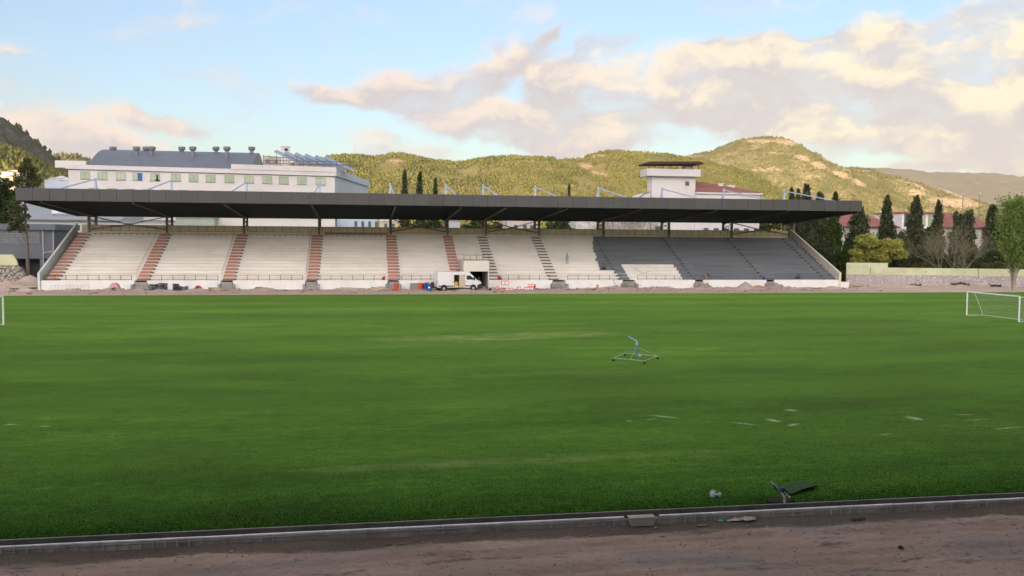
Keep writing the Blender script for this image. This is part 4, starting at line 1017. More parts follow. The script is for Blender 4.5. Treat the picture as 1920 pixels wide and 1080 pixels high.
def near_things():
    # loose sprinkler head lying on the turf
    p = at_z(1340, 932, .02); e = empty('loose_sprinkler', (p[0], p[1], .02), R(10), 'small pale grey sprinkler head lying on the turf near the kerb', 'sprinkler head')
    g = pm('head_grey_metal', (.50, .52, .55), (.4, .42, .45), 4, .4, metal=.3)
    m = MB(); m.lathe([(.05, .0), (.085, .02), (.09, .10), (.07, .17), (.03, .2)], (-.06, 0, 0), 16); m.build('casing', g, e)
    m = MB(); m.path([(-.04, -.02, .10), (.03, -.04, .07), (.12, -.05, .065)], .042, 12); m.build('inlet_elbow', g, e)
    m = MB(); m.tube((.115, -.05, .065), (.145, -.052, .065), .085, n=16); m.build('flange', g, e)
    m = MB(); m.path([(-.16, .02, .13), (-.10, .03, .21), (0, .03, .22), (.06, .03, .17), (.13, .03, .145)], .012, 6); m.build('trip_lever', pm('lever_yellow_green', (.35, .38, .2), None, 2, .5), e)
    # pop-up water gun raised from its pit
    a = at_z(1472, 942, .05); e = empty('water_gun', (a[0], a[1], 0), 0, 'tilted blue and grey water gun standing in its dark pit near the kerb', 'water gun')
    o = Vector((a[0], a[1], 0)); yy = a[1]
    def q(px, py, dy=0.0): v = Vector(at_y(px, py, yy+dy)); return v-o
    bl = pm('gun_dark_blue', (.03, .06, .20), (.02, .045, .15), 3, .4)
    m = MB(); m.tube(q(1471, 934), q(1461, 917), .03, n=10); m.tube(q(1471, 934), q(1471, 946), .035, n=8); m.build('stem', g, e)
    m = MB(); m.tube(q(1464, 922), q(1451, 908), .055, .04, n=12); m.build('gun_body', bl, e)
    m = MB(); m.tube(q(1451, 908), q(1446.5, 904), .028, .022, 10); m.build('nozzle', g, e)
    m = MB(); m.path([q(1466, 918, .04), q(1478, 929, .04), q(1470, 931, .04), q(1460, 916, .04)], .014, 6); m.build('swing_frame', g, e)
    m = MB(); m.path([q(1453, 909, -.04), q(1464, 924, -.04), q(1469, 931, -.04)], .013, 6); m.build('side_rod', g, e)
    m = MB(); m.cbox(q(1468, 918, .05), .12, .09, .10); m.cbox(q(1473, 921, .07), .08, .07, .07); m.build('drive_box', pm('gun_black', (.01, .015, .02), None, 2, .5), e, .01)
    m = MB(); m.tube(q(1479.5, 932)+Vector((-.01, 0, 0)), q(1480.5, 932)+Vector((.02, 0, 0)), .022, n=8); m.build('knob', pm('knob_pale', (.6, .6, .5), None, 2, .5), e)
    # open pit collar and the lifted turf lid
    b = at_z(1462, 941, 0); e2 = empty('pit_opening', (b[0], b[1], 0), 0, 'dark open pit in the turf at the foot of the water gun', 'pit')
    dk = pm('pit_dark_soil', (.012, .011, .009), (.02, .017, .013), 6, .95); m = MB(); n = 14; vs = []
    for i in range(n): t = 2*math.pi*i/n; rr = 1+.12*math.sin(3*t+1); vs.append((math.cos(t)*.42*rr, math.sin(t)*.22*rr, .055))
    m.add([(x*1.0, y, z) for x, y, z in vs]+[(x*.9, y*.9, -.2) for x, y, z in vs], [tuple(range(n, 2*n))]+[(i, (i+1) % n, n+(i+1) % n, n+i) for i in range(n)]); m.add([(x, y, .052) for x, y, z in vs], [tuple(range(n))]); m.build('soil_rim', dk, e2)
    c = at_z(1492, 915, .05); e3 = empty('turf_lid', (c[0], c[1], .03), 0, 'square turf covered lid lifted off and lying beside the water gun', 'pit lid')
    nx = 16; X, Yy = np.meshgrid(np.linspace(0, 1, nx), np.linspace(0, 1, nx))
    A, B, C, D = [np.array(at_z(*k, .06)) for k in ((1452, 915), (1508, 901), (1534, 914), (1484, 926))]
    Pm = (A[None, None]*(1-X)[..., None]+B[None, None]*X[..., None])*(1-Yy)[..., None] + (D[None, None]*(1-X)[..., None]+C[None, None]*X[..., None])*Yy[..., None]
    Pm[..., 0] -= c[0]; Pm[..., 1] -= c[1]; Pm[..., 2] = .03+.06*np.clip(X*Yy*1.5, 0, 1)+.03*(fbm(X*5, Yy*5, 5)-.5)+.025*np.sin(X*3)*Yy
    V = Pm.reshape(-1, 3); Vb = V.copy(); Vb[:, 2] -= .03; i = (np.arange(nx-1)[None, :]+np.arange(nx-1)[:, None]*nx).ravel(); Fq = np.stack([i, i+1, i+1+nx, i+nx], 1)
    edge = [k for k in range(nx)]+[k*nx+nx-1 for k in range(1, nx)]+[nx*nx-1-k for k in range(1, nx)]+[k*nx for k in range(nx-2, 0, -1)]
    Fe = [(edge[k], edge[(k+1) % len(edge)], edge[(k+1) % len(edge)]+nx*nx, edge[k]+nx*nx) for k in range(len(edge))]
    np_mesh('turf_top', np.concatenate([V]), Fq, pm('lid_turf', (.03, .075, .022), (.018, .05, .014), 12, .95, .03, 40), e3, smooth=True)
    np_mesh('lid_tray', np.concatenate([V-np.array([0, 0, .004]), Vb]), np.concatenate([Fq+nx*nx, np.array(Fe)]), pm('tray_black', (.015, .015, .015), None, 3, .8), e3)
    # litter beside the kerb
    def litter(px, py, w, d, h, mat, lab, name, cat, seed):
        p = at_z(px, py, -.12); n = 14; X, Yy = np.meshgrid(np.linspace(-1, 1, n), np.linspace(-1, 1, n)); z0 = float(ztrack(np.array([p[0]]), np.array([p[1]]))[0])
        wob = fbm(X*1.7+seed, Yy*1.7, seed); Zz = h*(wob*1.6-.2)*(1-.6*np.maximum(abs(X), abs(Yy))**2)+.01
        sx = (1-.45*abs(Yy)*fbm(X*2+3, Yy*2, seed+3)); V = np.stack([(X*w*sx).ravel(), (Yy*d*(1-.5*abs(X)*wob)).ravel(), Zz.ravel()], 1); i = (np.arange(n-1)[None, :]+np.arange(n-1)[:, None]*n).ravel()
        tag(np_mesh(name, V, np.stack([i, i+1, i+1+n, i+n], 1), mat, loc=(p[0], p[1], z0), smooth=False), lab, cat)
    sack = pm('torn_sack_plastic', (.45, .42, .38), (.25, .23, .21), 6, .6)
    litter(1382, 974, .32, .09, .09, sack, 'long torn pale sack lying on the dirt below the kerb', 'torn_sack', 'sack', 3)
    litter(1404, 974, .24, .10, .12, sack, 'crumpled white torn sack at the right end of the long one', 'torn_sack', 'sack', 8)
    litter(1351, 975, .075, .06, .07, pm('cyan_bag_plastic', (.03, .42, .5), (.02, .35, .42), 5, .35), 'small cyan plastic bag on the dirt left of the torn sacks', 'plastic_bag', 'bag', 5)
    litter(1318, 980, .16, .05, .05, pm('dirty_rag', (.25, .22, .18), (.12, .11, .1), 6, .8), 'dirty rag on the dirt left of the cyan bag', 'rag', 'rag', 9)
    litter(1608, 968, .26, .09, .09, pm('grass_clod', (.035, .045, .02), (.06, .05, .03), 6, .95), 'dark clump of cut grass on the dirt at the right', 'grass_clump', 'grass clump', 11)
    litter(1689, 1028, .075, .07, .09, pm('black_lump', (.012, .012, .012), None, 6, .8), 'small black lump on the near track at the right', 'black_clod', 'clod', 13)
    litter(760, 1010, .55, .08, .06, pm('orange_mud', (.16, .10, .065), (.1, .07, .05), 6, .9), 'long low hump of orange brown mud under the kerb', 'mud_clod', 'clod', 15)
near_things()

# ------------------------------------------------------------------ people
SKIN = pm('skin', (.38, .23, .16), None, 3, .6); HAIRM = pm('dark_hair', (.012, .01, .01), None, 3, .7)
def skin_mesh(name, verts, edges, radii, mat, parent, root=0, sub=1):
    me = bpy.data.meshes.new(name); me.from_pydata([tuple(v) for v in verts], edges, []); o = link(name, me, mat, parent)
    sk = o.modifiers.new('skin', 'SKIN'); sk.use_smooth_shade = True
    for i, r in enumerate(radii):
        d = me.skin_vertices[0].data[i]; d.radius = (r, r) if not isinstance(r, tuple) else r; d.use_root = (i == root)
    ss = o.modifiers.new('sub', 'SUBSURF'); ss.levels = sub; ss.render_levels = sub
    return o
def person(loc, rz, J, label, shirt, trousers, hat=None, sleeves=True):
    """J: joints pelvis chest neck head sh.. el.. ha.. hip.. kn.. an.. toe.. (l, r), local, facing -Y"""
    e = empty('person', loc, rz, label, 'person', None); V = {k: Vector(v) for k, v in J.items()}
    names = ['pelvis', 'waist', 'chest', 'neck', 'jaw', 'head', 'crown']; V['waist'] = V['pelvis'].lerp(V['chest'], .45)
    up = (V['head']-V['neck']).normalized(); V['jaw'] = V['neck']+up*.07; V['crown'] = V['head']+up*.10
    rad = {'pelvis': (.15, .11), 'waist': (.13, .10), 'chest': (.17, .115), 'neck': .055, 'jaw': .07, 'head': .098, 'crown': .07}
    E = [('pelvis', 'waist'), ('waist', 'chest'), ('chest', 'neck'), ('neck', 'jaw'), ('jaw', 'head'), ('head', 'crown')]
    for s in 'lr':
        for k, r in (('sh', .065), ('el', .045), ('ha', .032), ('hip', .09), ('kn', .06), ('an', .042), ('toe', .035)): rad[k+s] = r; names.append(k+s)
        E += [('chest', 'sh'+s), ('sh'+s, 'el'+s), ('el'+s, 'ha'+s), ('pelvis', 'hip'+s), ('hip'+s, 'kn'+s), ('kn'+s, 'an'+s), ('an'+s, 'toe'+s)]
        d = (V['ha'+s]-V['el'+s]).normalized(); V['palm'+s] = V['ha'+s]+d*.06; rad['palm'+s] = .034; names.append('palm'+s); E.append(('ha'+s, 'palm'+s))
        sd = d.cross(Vector((0, 1, .1))).normalized()
        for f in range(5):
            k = 'f%d%s' % (f, s); V[k] = V['palm'+s]+d*(.085-.012*abs(f-2)-(.04 if f == 4 else 0))+sd*(-.027+.018*f)*(1.6 if f == 4 else 1)+Vector((0, -.02, 0)); rad[k] = .009; names.append(k); E.append(('palm'+s, k))
    idx = {k: i for i, k in enumerate(names)}
    skin_mesh('body', [V[k] for k in names], [(idx[a], idx[b]) for a, b in E], [rad[k] for k in names], SKIN, e)
    def cloth(nm, ks, es, mat, grow):
        ii = {k: i for i, k in enumerate(ks)}
        rr = [tuple(x+grow for x in rad[k]) if isinstance(rad[k], tuple) else rad[k]+grow for k in ks]
        skin_mesh(nm, [V[k] for k in ks], [(ii[a], ii[b]) for a, b in es], rr, mat, e)
    ks = ['pelvis', 'waist', 'chest', 'shl', 'shr'] + (['ell', 'elr'] if sleeves else []); es = [('pelvis', 'waist'), ('waist', 'chest'), ('chest', 'shl'), ('chest', 'shr')] + ([('shl', 'ell'), ('shr', 'elr')] if sleeves else [])
    cloth('shirt', ks, es, shirt, .022)
    ks = ['pelvis', 'hipl', 'hipr', 'knl', 'knr', 'anl', 'anr']; cloth('trousers', ks, [('pelvis', 'hipl'), ('pelvis', 'hipr'), ('hipl', 'knl'), ('hipr', 'knr'), ('knl', 'anl'), ('knr', 'anr')], trousers, .028)
    c = V['head']+up*.03; m = MB(); M_ = Matrix.Translation(c)
    m.lathe([(.113, -.03), (.118, .02), (.10, .08), (.055, .115), (.01, .122)], n=14)
    q = Vector((0, 0, 1)).rotation_difference(up).to_matrix().to_4x4(); me = m.build('hat' if hat else 'hair', hat or HAIRM, e); me.matrix_local = Matrix.Translation(c+Vector((0, .012, 0))) @ q
    if hat: return e
    fl = (V['head']+Vector((0, -.1, 0))); m = MB(); m.prism([(-.012, -.02), (.012, -.02), (.004, .03), (-.004, .03)], 'y', fl.y-.02, fl.y+.03); n = m.build('nose', SKIN, e); n.location = (fl.x, 0, fl.z)
    for s in (-1, 1): m = MB(); m.lathe([(.005, -.01), (.012, 0), (.005, .01)], (V['head'].x+s*.034, V['head'].y-.092, V['head'].z+.015), 8); m.build('eye', HAIRM, e)
    return e
STANDJ = dict(pelvis=(0, 0, .93), chest=(0, -.01, 1.32), neck=(0, 0, 1.5), head=(0, -.02, 1.63), shl=(.18, 0, 1.42), shr=(-.18, 0, 1.42), ell=(.22, -.06, 1.15), elr=(-.24, -.05, 1.15), hal=(.15, -.25, 1.02), har=(-.12, -.28, 1.05),
              hipl=(.10, 0, .88), hipr=(-.10, 0, .88), knl=(.14, -.02, .48), knr=(-.13, -.02, .48), anl=(.17, .02, .08), anr=(-.16, .03, .08), toel=(.19, -.14, .04), toer=(-.19, -.13, .04))
SITJ = dict(pelvis=(0, .1, .28), chest=(0, -.06, .62), neck=(0, -.14, .76), head=(0, -.2, .87), shl=(.19, -.06, .70), shr=(-.19, -.06, .70), ell=(.27, -.25, .50), elr=(-.27, -.25, .50), hal=(.17, -.44, .42), har=(-.15, -.42, .40),
            hipl=(.11, .05, .28), hipr=(-.11, .05, .28), knl=(.20, -.34, .48), knr=(-.2, -.34, .48), anl=(.17, -.22, .07), anr=(-.17, -.22, .07), toel=(.2, -.38, .04), toer=(-.2, -.38, .04))
BENDJ = dict(pelvis=(0, .15, .86), chest=(0, -.26, .86), neck=(0, -.42, .80), head=(0, -.52, .72), shl=(.19, -.32, .82), shr=(-.19, -.32, .82), ell=(.22, -.36, .55), elr=(-.22, -.36, .55), hal=(.14, -.42, .30), har=(-.12, -.44, .28),
             hipl=(.1, .14, .82), hipr=(-.1, .14, .82), knl=(.15, .02, .45), knr=(-.15, .05, .45), anl=(.16, .08, .08), anr=(-.16, .1, .08), toel=(.17, -.08, .04), toer=(-.17, -.06, .04))
BLK = pm('black_cloth', (.015, .016, .02), None, 3, .8); PALEB = pm('pale_blue_overalls', (.36, .46, .50), (.3, .4, .44), 3, .8); PINKT = pm('pink_work_trousers', (.50, .25, .22), None, 3, .8); DGREY = pm('charcoal_cloth', (.04, .04, .045), None, 3, .8)
def seat_spot(px, py_foot):
    best = min(range(-1, NROW), key=lambda i: abs(proj((20, row_y(max(i, 0))+(.45 if i >= 0 else -.5), row_z(i) if i >= 0 else Z0))[1]-py_foot))
    y = row_y(best)+.45 if best >= 0 else WY+.75; z = row_z(best) if best >= 0 else Z0
    return (at_y(px, py_foot, y)[0], y, z+.003)
person(seat_spot(1063, 497.3), R(15), STANDJ, 'person in pale blue overalls standing on the white terrace', PALEB, PALEB)
person(seat_spot(1132, 505.5), R(-10), {k: (v[0]*1.15, v[1], v[2]*1.1) for k, v in SITJ.items()}, 'person in black crouching at the edge of the fresh grey paint', BLK, BLK)
person((at_y(1325, 528, 132.5)[0], 132.5, Z0+.003), R(60), BENDJ, 'person in a dark shirt and pink trousers bending over at the grey entry', BLK, PINKT)
person((at_y(1496, 522, 132.45)[0], 132.45, Z0+.003), R(5), {k: (v[0], v[1], v[2]*.92) for k, v in SITJ.items()}, 'person in black sitting behind the railing near the right end', BLK, BLK)
person((at_y(861, 510, 132.8)[0]-.15, 133.45, row_z(0)+.003), R(70), BENDJ, 'person in black bending on the red stairs beside the tunnel box', BLK, DGREY)
person((at_y(890.5, 521, 133.1)[0], 133.1, .02), R(-25), {k: (v[0], v[1], v[2]*1.04) for k, v in STANDJ.items()}, 'person in dark clothes standing on the left in the tunnel opening', DGREY, BLK)
person((at_y(898.5, 521, 133.2)[0], 133.6, .02), R(30), STANDJ, 'person in charcoal clothes standing on the right in the tunnel opening', BLK, DGREY)
def hose():
    pts = [at_y(1180, 525, 131.7), at_y(1170, 530, 131.4)]
    m = MB(); P = [(at_y(1150, 526, 131.75)[0], 131.75, 1.34), (at_y(1152, 532, 131.6)[0], 131.6, .8), (at_y(1158, 537, 131.4)[0], 131.3, .25), (at_y(1168, 540, 131)[0], 130.8, .08), (at_y(1180, 541, 130)[0], 130.0, .1)]
    m.path(P, .025, 6); tag(m.build('paint_hose', DRAIL), 'thin dark hose hanging over the white wall beside the trestle', 'hose')
    m = MB(); y = 134.2; P = [(at_y(1196, 502, y)[0], row_y(3)-.06, row_z(3)-.1), (at_y(1200, 510, y)[0], row_y(2)-.06, row_z(2)-.05), (at_y(1205, 514, y)[0], row_y(1)-.07, row_z(1)+.02), (at_y(1220, 509, y)[0], row_y(2)-.07, row_z(2)-.1)]
    m.path(P, .022, 6); tag(m.build('paint_hose', DRAIL), 'thin dark hose lying across the unpainted white patch', 'hose')
hose()

# ------------------------------------------------------------------ buildings and walls round the ground
def M_stone(name, c1, c2, mortar, scale):
    m = bpy.data.materials.new(name); m.use_nodes = True; t = NT(m.node_tree); b = t.n['Principled BSDF']
    P = t.node('ShaderNodeTexCoord').outputs['Object']; Pw = t.vmath('ADD', P, t.vmath('SCALE', t.noise(P, 3, 3, .6, out=1), scale=.12))
    v = t.node('ShaderNodeTexVoronoi', feature='DISTANCE_TO_EDGE'); v.inputs['Scale'].default_value = scale; t.l.new(Pw, v.inputs['Vector'])
    v2 = t.node('ShaderNodeTexVoronoi', feature='F1'); v2.inputs['Scale'].default_value = scale; t.l.new(Pw, v2.inputs['Vector'])
    s = t.node('ShaderNodeSeparateXYZ'); t.l.new(v2.outputs['Color'], s.inputs[0])
    col = t.mix(s.outputs[0], c1, c2); col = t.mix(t.maprange(t.noise(P, 8, 4, .7), .4, .7, 0, .4), col, mortar)
    e = t.maprange(v.outputs['Distance'], .03, .10); col = t.mix(e, mortar, col)
    st = t.maprange(t.noise(P, .35, 4, .6), .5, .7, 0, .45); col = t.mix(st, col, tuple(x*.75 for x in c2))
    t.l.new(col, b.inputs['Base Color']); b.inputs['Roughness'].default_value = .9
    bn = t.node('ShaderNodeBump'); bn.inputs['Distance'].default_value = .08; t.l.new(e, bn.inputs['Height']); t.l.new(bn.outputs[0], b.inputs['Normal']); return m
STONE1 = M_stone('pinkish_rubble_stone', (.62, .55, .53), (.50, .44, .43), (.42, .37, .36), 2.0)
STONE2 = M_stone('pale_rounded_stone', (.50, .48, .42), (.38, .35, .30), (.10, .085, .07), 1.9)
GREENW = pm('pale_green_wall_paint', (.60, .62, .40), (.54, .56, .36), .4, .85, stain=(.33, .33, .22), stain_scale=.4, stain_amt=.35)
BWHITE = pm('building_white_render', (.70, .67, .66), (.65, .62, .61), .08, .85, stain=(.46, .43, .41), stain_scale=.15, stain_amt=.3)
BBLUE = pm('blue_or_shade_render', (.50, .58, .68), (.45, .52, .62), .1, .85)  # pale blue houses; also carries the white building's side shade as colour
PANE = pm('sky_tinted_glass', (.55, .62, .42), (.40, .50, .38), .5, .12, metal=.25, spec=.8)  # pale green colour stands in for bright sky reflected in the panes
PANED = pm('dim_window_glass', (.10, .12, .14), None, .3, .08, spec=.9)
FRAME = pm('window_frame', (.22, .22, .22), None, 1, .5)
SLATE = pm('blue_grey_metal_roof', (.17, .20, .25), (.15, .18, .225), .05, .45, metal=.2)
REDT = pm('red_roof_tiles', (.31, .135, .115), (.25, .11, .095), .5, .8, stretch=(1, 1, 4), stain=(.22, .09, .08), stain_scale=.3, stain_amt=.5)

class Fr:      # local frame on a facade: s along, d outwards, z up
    def __init__(s, a, b):
        s.a = Vector((a[0], a[1], 0)); u = Vector((b[0]-a[0], b[1]-a[1], 0)); s.len = u.length; s.u = u.normalized(); s.n = Vector((s.u.y, -s.u.x, 0))
        if s.n.y > 0 and abs(s.n.y) > .3: s.n = -s.n
    def p(s, t, d, z): return s.a + s.u*t + s.n*d + Vector((0, 0, z))
    def box(s, m, t0, t1, d0, d1, z0, z1):
        return m.add([s.p(t0,d0,z0), s.p(t1,d0,z0), s.p(t1,d1,z0), s.p(t0,d1,z0), s.p(t0,d0,z1), s.p(t1,d0,z1), s.p(t1,d1,z1), s.p(t0,d1,z1)], [(0,3,2,1),(4,5,6,7),(0,1,5,4),(1,2,6,5),(2,3,7,6),(3,0,4,7)])
def window(fr, e, t0, t1, z0, z1, pane=None, mull=1, sill=True, fw=.07):
    o = e.location; m = MB(o)
    fr.box(m, t0, t1, .003, .05, z0, z0+fw); fr.box(m, t0, t1, .003, .05, z1-fw, z1)
    fr.box(m, t0, t0+fw, .003, .05, z0+fw, z1-fw); fr.box(m, t1-fw, t1, .003, .05, z0+fw, z1-fw)
    for k in range(mull): c = t0+(t1-t0)*(k+1)/(mull+1); fr.box(m, c-fw/2, c+fw/2, .003, .045, z0+fw, z1-fw)
    if sill: fr.box(m, t0-.08, t1+.08, .003, .12, z0-.08, z0-.002)
    w = m.build('window', FRAME, e); m = MB(o); fr.box(m, t0+fw*.9, t1-fw*.9, .004, .02, z0+fw*.9, z1-fw*.9); m.build('pane', pane or PANE, w); return w

def white_hotel():
    L = at_y(128, 322, 207); C = (-6.6, 215, 0); B = at_y(690, 345, 258)
    e = empty('hospital_block', (-45, 222, 0), 0, 'long white building with small windows and a curved blue grey roof behind the stand', 'building'); o = e.location
    F1 = Fr((L[0], L[1]), C); F2 = Fr(C, (B[0], B[1])); F2.n = Vector((F2.u.y, -F2.u.x, 0)); F2.n = F2.n if F2.n.x > 0 else -F2.n
    zt = 23.1; m = MB(o)
    D = Vector((L[0]+8, 262, 0))
    poly = [(L[0], L[1]), (C[0], C[1]), (B[0], B[1]), (D.x, D.y)]
    m.prism(poly, 'z', -.3, zt); m.build('wall', BWHITE, e)
    # side elevation: its bluish shade is put into the wall colour
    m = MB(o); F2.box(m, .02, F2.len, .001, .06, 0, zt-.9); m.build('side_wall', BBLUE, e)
    m = MB(o); F1.box(m, -.5, F1.len+.3, -.3, .45, zt-.95, zt-.0); 
    pf = m.build('cornice', BWHITE, e)
    m = MB(o); F1.box(m, F1.len-23.5, F1.len+.35, -1.2, .62, zt+.003, zt+1.15); m.build('parapet', BWHITE, e)
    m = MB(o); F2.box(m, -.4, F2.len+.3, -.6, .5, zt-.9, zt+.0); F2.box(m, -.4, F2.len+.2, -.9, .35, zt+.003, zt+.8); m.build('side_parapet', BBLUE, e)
    m = MB(o); F1.box(m, 0, F1.len, .002, .03, zt-1.12, zt-.96); m.build('cornice_shade_strip', FRAME, e)  # flat dark strip painting the shade line under the cornice
    for c in (160, 192, 227, 258, 291, 330, 363, 395, 430, 467, 501, 532, 566, 601):
        def tt(px):
            r = ray(px, 337); # intersect the facade line
            d2 = Vector((r.x, r.y)); a = Vector((F1.a.x, F1.a.y)); u = Vector((F1.u.x, F1.u.y))
            k = (a.x*d2.y-a.y*d2.x)/(u.y*d2.x-u.x*d2.y); return k
        t0, t1 = tt(c-9), tt(c+9); w = window(F1, e, t0, t1, 20.0, 21.7, mull=1)
        if c == 258: m = MB(o); F1.box(m, (t0+t1)/2+.05, t1-.05, .055, .09, 20.05, 21.65); m.build('blue_blind', pm('blue_blind', (.03, .15, .42), None, 1, .5), w)
        if c == 291: m = MB(o); F1.box(m, (t0+t1)/2, (t0+t1)/2+.9, .055, .10, 19.9, 20.3); F1.box(m, (t0+t1)/2+.25, (t0+t1)/2+.6, .055, .10, 20.3, 21.4); m.build('dark_plant_shape', BLK, w)  # dark plant-like shape set on the pane
    for row in (16.4, 12.6):
        for k in range(14): t = 4+k*(F1.len-8)/13.3; window(F1, e, t, t+2.0, row, row+1.7)
    for (a, b) in ((5.2, 8.8), (11.0, 12.3), (15.6, 19.0), (23.2, 26.4), (29.2, 32.6), (35.4, 36.4), (39.6, 42.6)):
        window(F2, e, a, b, 19.5, 21.8, pane=PANED, mull=0, sill=False)
    # barrel roof
    xa, xb = at_y(165, 318, 216)[0], at_y(473, 318, 216)[0]; n = 18; y0, y1 = 214.6, 246; h = 5.3; vs = []; fs = []
    prof = [(y0+(y1-y0)*i/n, zt+.2+h*math.sin(math.pi*i/n)**1.15) for i in range(n+1)]
    m = MB(o); m.prism([(y0, zt-.02)]+prof[1:-1]+[(y1, zt-.02)], 'x', xa, xb); roof = m.build('barrel_roof', SLATE, e)
    m = MB(o); k = xa
    m.box(xa-.1, xb+.1, y0-.25, y0+.25, zt+.02, zt+.42); m.build('gutter', pm('gutter_grey', (.3, .32, .35), None, 1, .5), roof)
    m = MB(o); m.box(xa-7.2, xa-.6, 216.5, 221, zt, zt+1.6); m.build('roof_box', BWHITE, e)
    for k, px in enumerate((212, 256, 274, 285, 341, 361.5, 405, 425.5, 472)):
        Y = 222 if k % 2 else 228; x, _, z = at_y(px, 283.5, Y); zb = zt+.2+h*math.sin(math.pi*(Y-y0)/(y1-y0))**1.15-.9
        m = MB(o); m.lathe([(.42, zb), (.42, z+.0), (.85, z+.45), (.85, z+1.0), (.6, z+1.1)], (x, Y, 0), 10); m.build('roof_vent', pm('vent_grey', (.20, .21, .24), (.15, .16, .18), 1, .5), roof)
    x, Y, z = at_y(535, 290, 232)
    m = MB(o); m.box(x-.95, x+.95, Y-.9, Y+.9, zt, z+1.9); m.box(x-1.15, x+1.15, Y-1.1, Y+1.1, z+1.9, z+2.1); ch = m.build('chimney', BWHITE, e)
    m = MB(o); m.box(x-.1, x+.7, Y-.96, Y-.92, z+.9, z+1.5); m.build('flue_opening', BLK, ch)
    # plant on the roof end: tanks, frames, pipes
    for k, (px, w) in enumerate(((502, 2.0), (518, 2.0), (550, 2.3))):
        x, Y, z = at_y(px, 302, 218.5+k*.3); m = MB(o); m.box(x-w/2, x+w/2, Y-.8, Y+.8, zt+1.16, zt+3.6-(k == 2)*1.2); u_ = m.build('air_conditioner', pm('plant_cream', (.5, .47, .42), None, 1, .6), e, .04)
        m = MB(o); m.tube((x, Y-.83, zt+2.5-(k == 2)*.6), (x, Y-.805, zt+2.5-(k == 2)*.6), .5, n=14); m.build('fan_grille', FRAME, u_)
    m = MB(o); xs0 = at_y(494, 312, 217)[0]
    for k in range(16): x = xs0+k*1.55; m.bar((x, 216.3, zt+1.1), (x, 216.3, zt+3.9-(k*.12)), .10)
    for z in (1.9, 2.6): m.bar((xs0, 216.3, zt+z), (xs0+23.2, 216.3, zt+z), .12)
    m.bar((xs0, 216.2, zt+3.6), (xs0+5, 216.2, zt+3.3), .14); m.build('pipe_frame', pm('plant_brown_steel', (.10, .07, .06), None, 1, .6), e)
    m = MB(o); m.box(xs0+8, xs0+22.5, 217.5, 217.9, zt+1.9, zt+2.05); m.build('cable_tray', pm('tray_maroon', (.20, .05, .05), None, 1, .6), e)
    x = at_y(566, 317, 214)[0]; F = Fr((x-.9, 214.0), (x+.9, 214.0)); m = MB(o); F.box(m, 0, 1.5, .2, .26, zt-.5, zt+1.0); m.build('red_banner', pm('banner_red', (.45, .015, .03), None, 1, .7), e)
    # six rows of solar panels tilted towards the right
    sp = pm('solar_panel_glass', (.30, .40, .54), (.26, .36, .50), .5, .12, metal=.3, spec=.9)
    for k in range(6):
        a = at_y(514+19*k, 283.5+2.5*k, 221); dx = 6.9; b = (a[0]+dx*(1 if k < 5 else 1.0), a[1], a[2]-3.2)
        m = MB(o); nn = Vector((.25, 2.4, .66))
        m.add([Vector(a), Vector(b), Vector(b)+nn, Vector(a)+nn, Vector(a)+Vector((0, 0, -.1)), Vector(b)+Vector((0, 0, -.1)), Vector(b)+nn+Vector((0, 0, -.1)), Vector(a)+nn+Vector((0, 0, -.1))], [(0,1,2,3),(7,6,5,4),(0,4,5,1),(1,5,6,2),(2,6,7,3),(3,7,4,0)])
        s = m.build('solar_panel', sp, e); m = MB(o)
        for t in (.08, .5, .9):
            p = Vector(a).lerp(Vector(b), t); m.bar((p.x, p.y+.05, zt+.3), (p.x, p.y+.05, p.z-.1), .12)
        m.bar(Vector(a)+Vector((0, -.04, -.16)), Vector(b)+Vector((0, -.04, -.16)), .12); m.build('panel_stand', STEELB, s)
    return e
white_hotel()

def simple_house(name, lab, cat, x0, x1, y0, y1, h, wmat, roof=None, rh=2.0, rmat=None, wins=(), group=None, over=.5, pane=None, hip=True, wsize=(1.1, 1.4)):
    e = empty(name, ((x0+x1)/2, y0, 0), 0, lab, cat, group); o = e.location
    MB(o).box(x0, x1, y0, y1, -.35, h).build('wall', wmat, e)
    if roof:
        r = min((y1-y0)/2, (x1-x0)/2) if hip else 0; ym = (y0+y1)/2; m = MB(o)
        A = [(x0-over, y0-over, h+.02), (x1+over, y0-over, h+.02), (x1+over, y1+over, h+.02), (x0-over, y1+over, h+.02), (x0-over+r, ym, h+rh), (x1+over-r, ym, h+rh)]
        m.add(A, [(0, 1, 5, 4), (2, 3, 4, 5), (1, 2, 5), (3, 0, 4), (3, 2, 1, 0)]); rf = m.build('roof', rmat, e)
        MB(o).box(x0-over, x1+over, y0-over-.06, y0-over, h-.16, h+.0).build('eaves_board', WALLW, rf)
    else: MB(o).box(x0-.15, x1+.15, y0-.15, y1+.15, h+.003, h+.25).build('roof_edge', CONC, e)
    F = Fr((x0, y0), (x1, y0))
    for (t, z) in wins: window(F, e, t, t+wsize[0], z, z+wsize[1], pane=pane or PANED, mull=1, fw=.08)
    return e, F
def X_(px, Y): return at_y(px, 400, Y)[0]
def Z_(px, py, Y): return at_y(px, py, Y)[2]
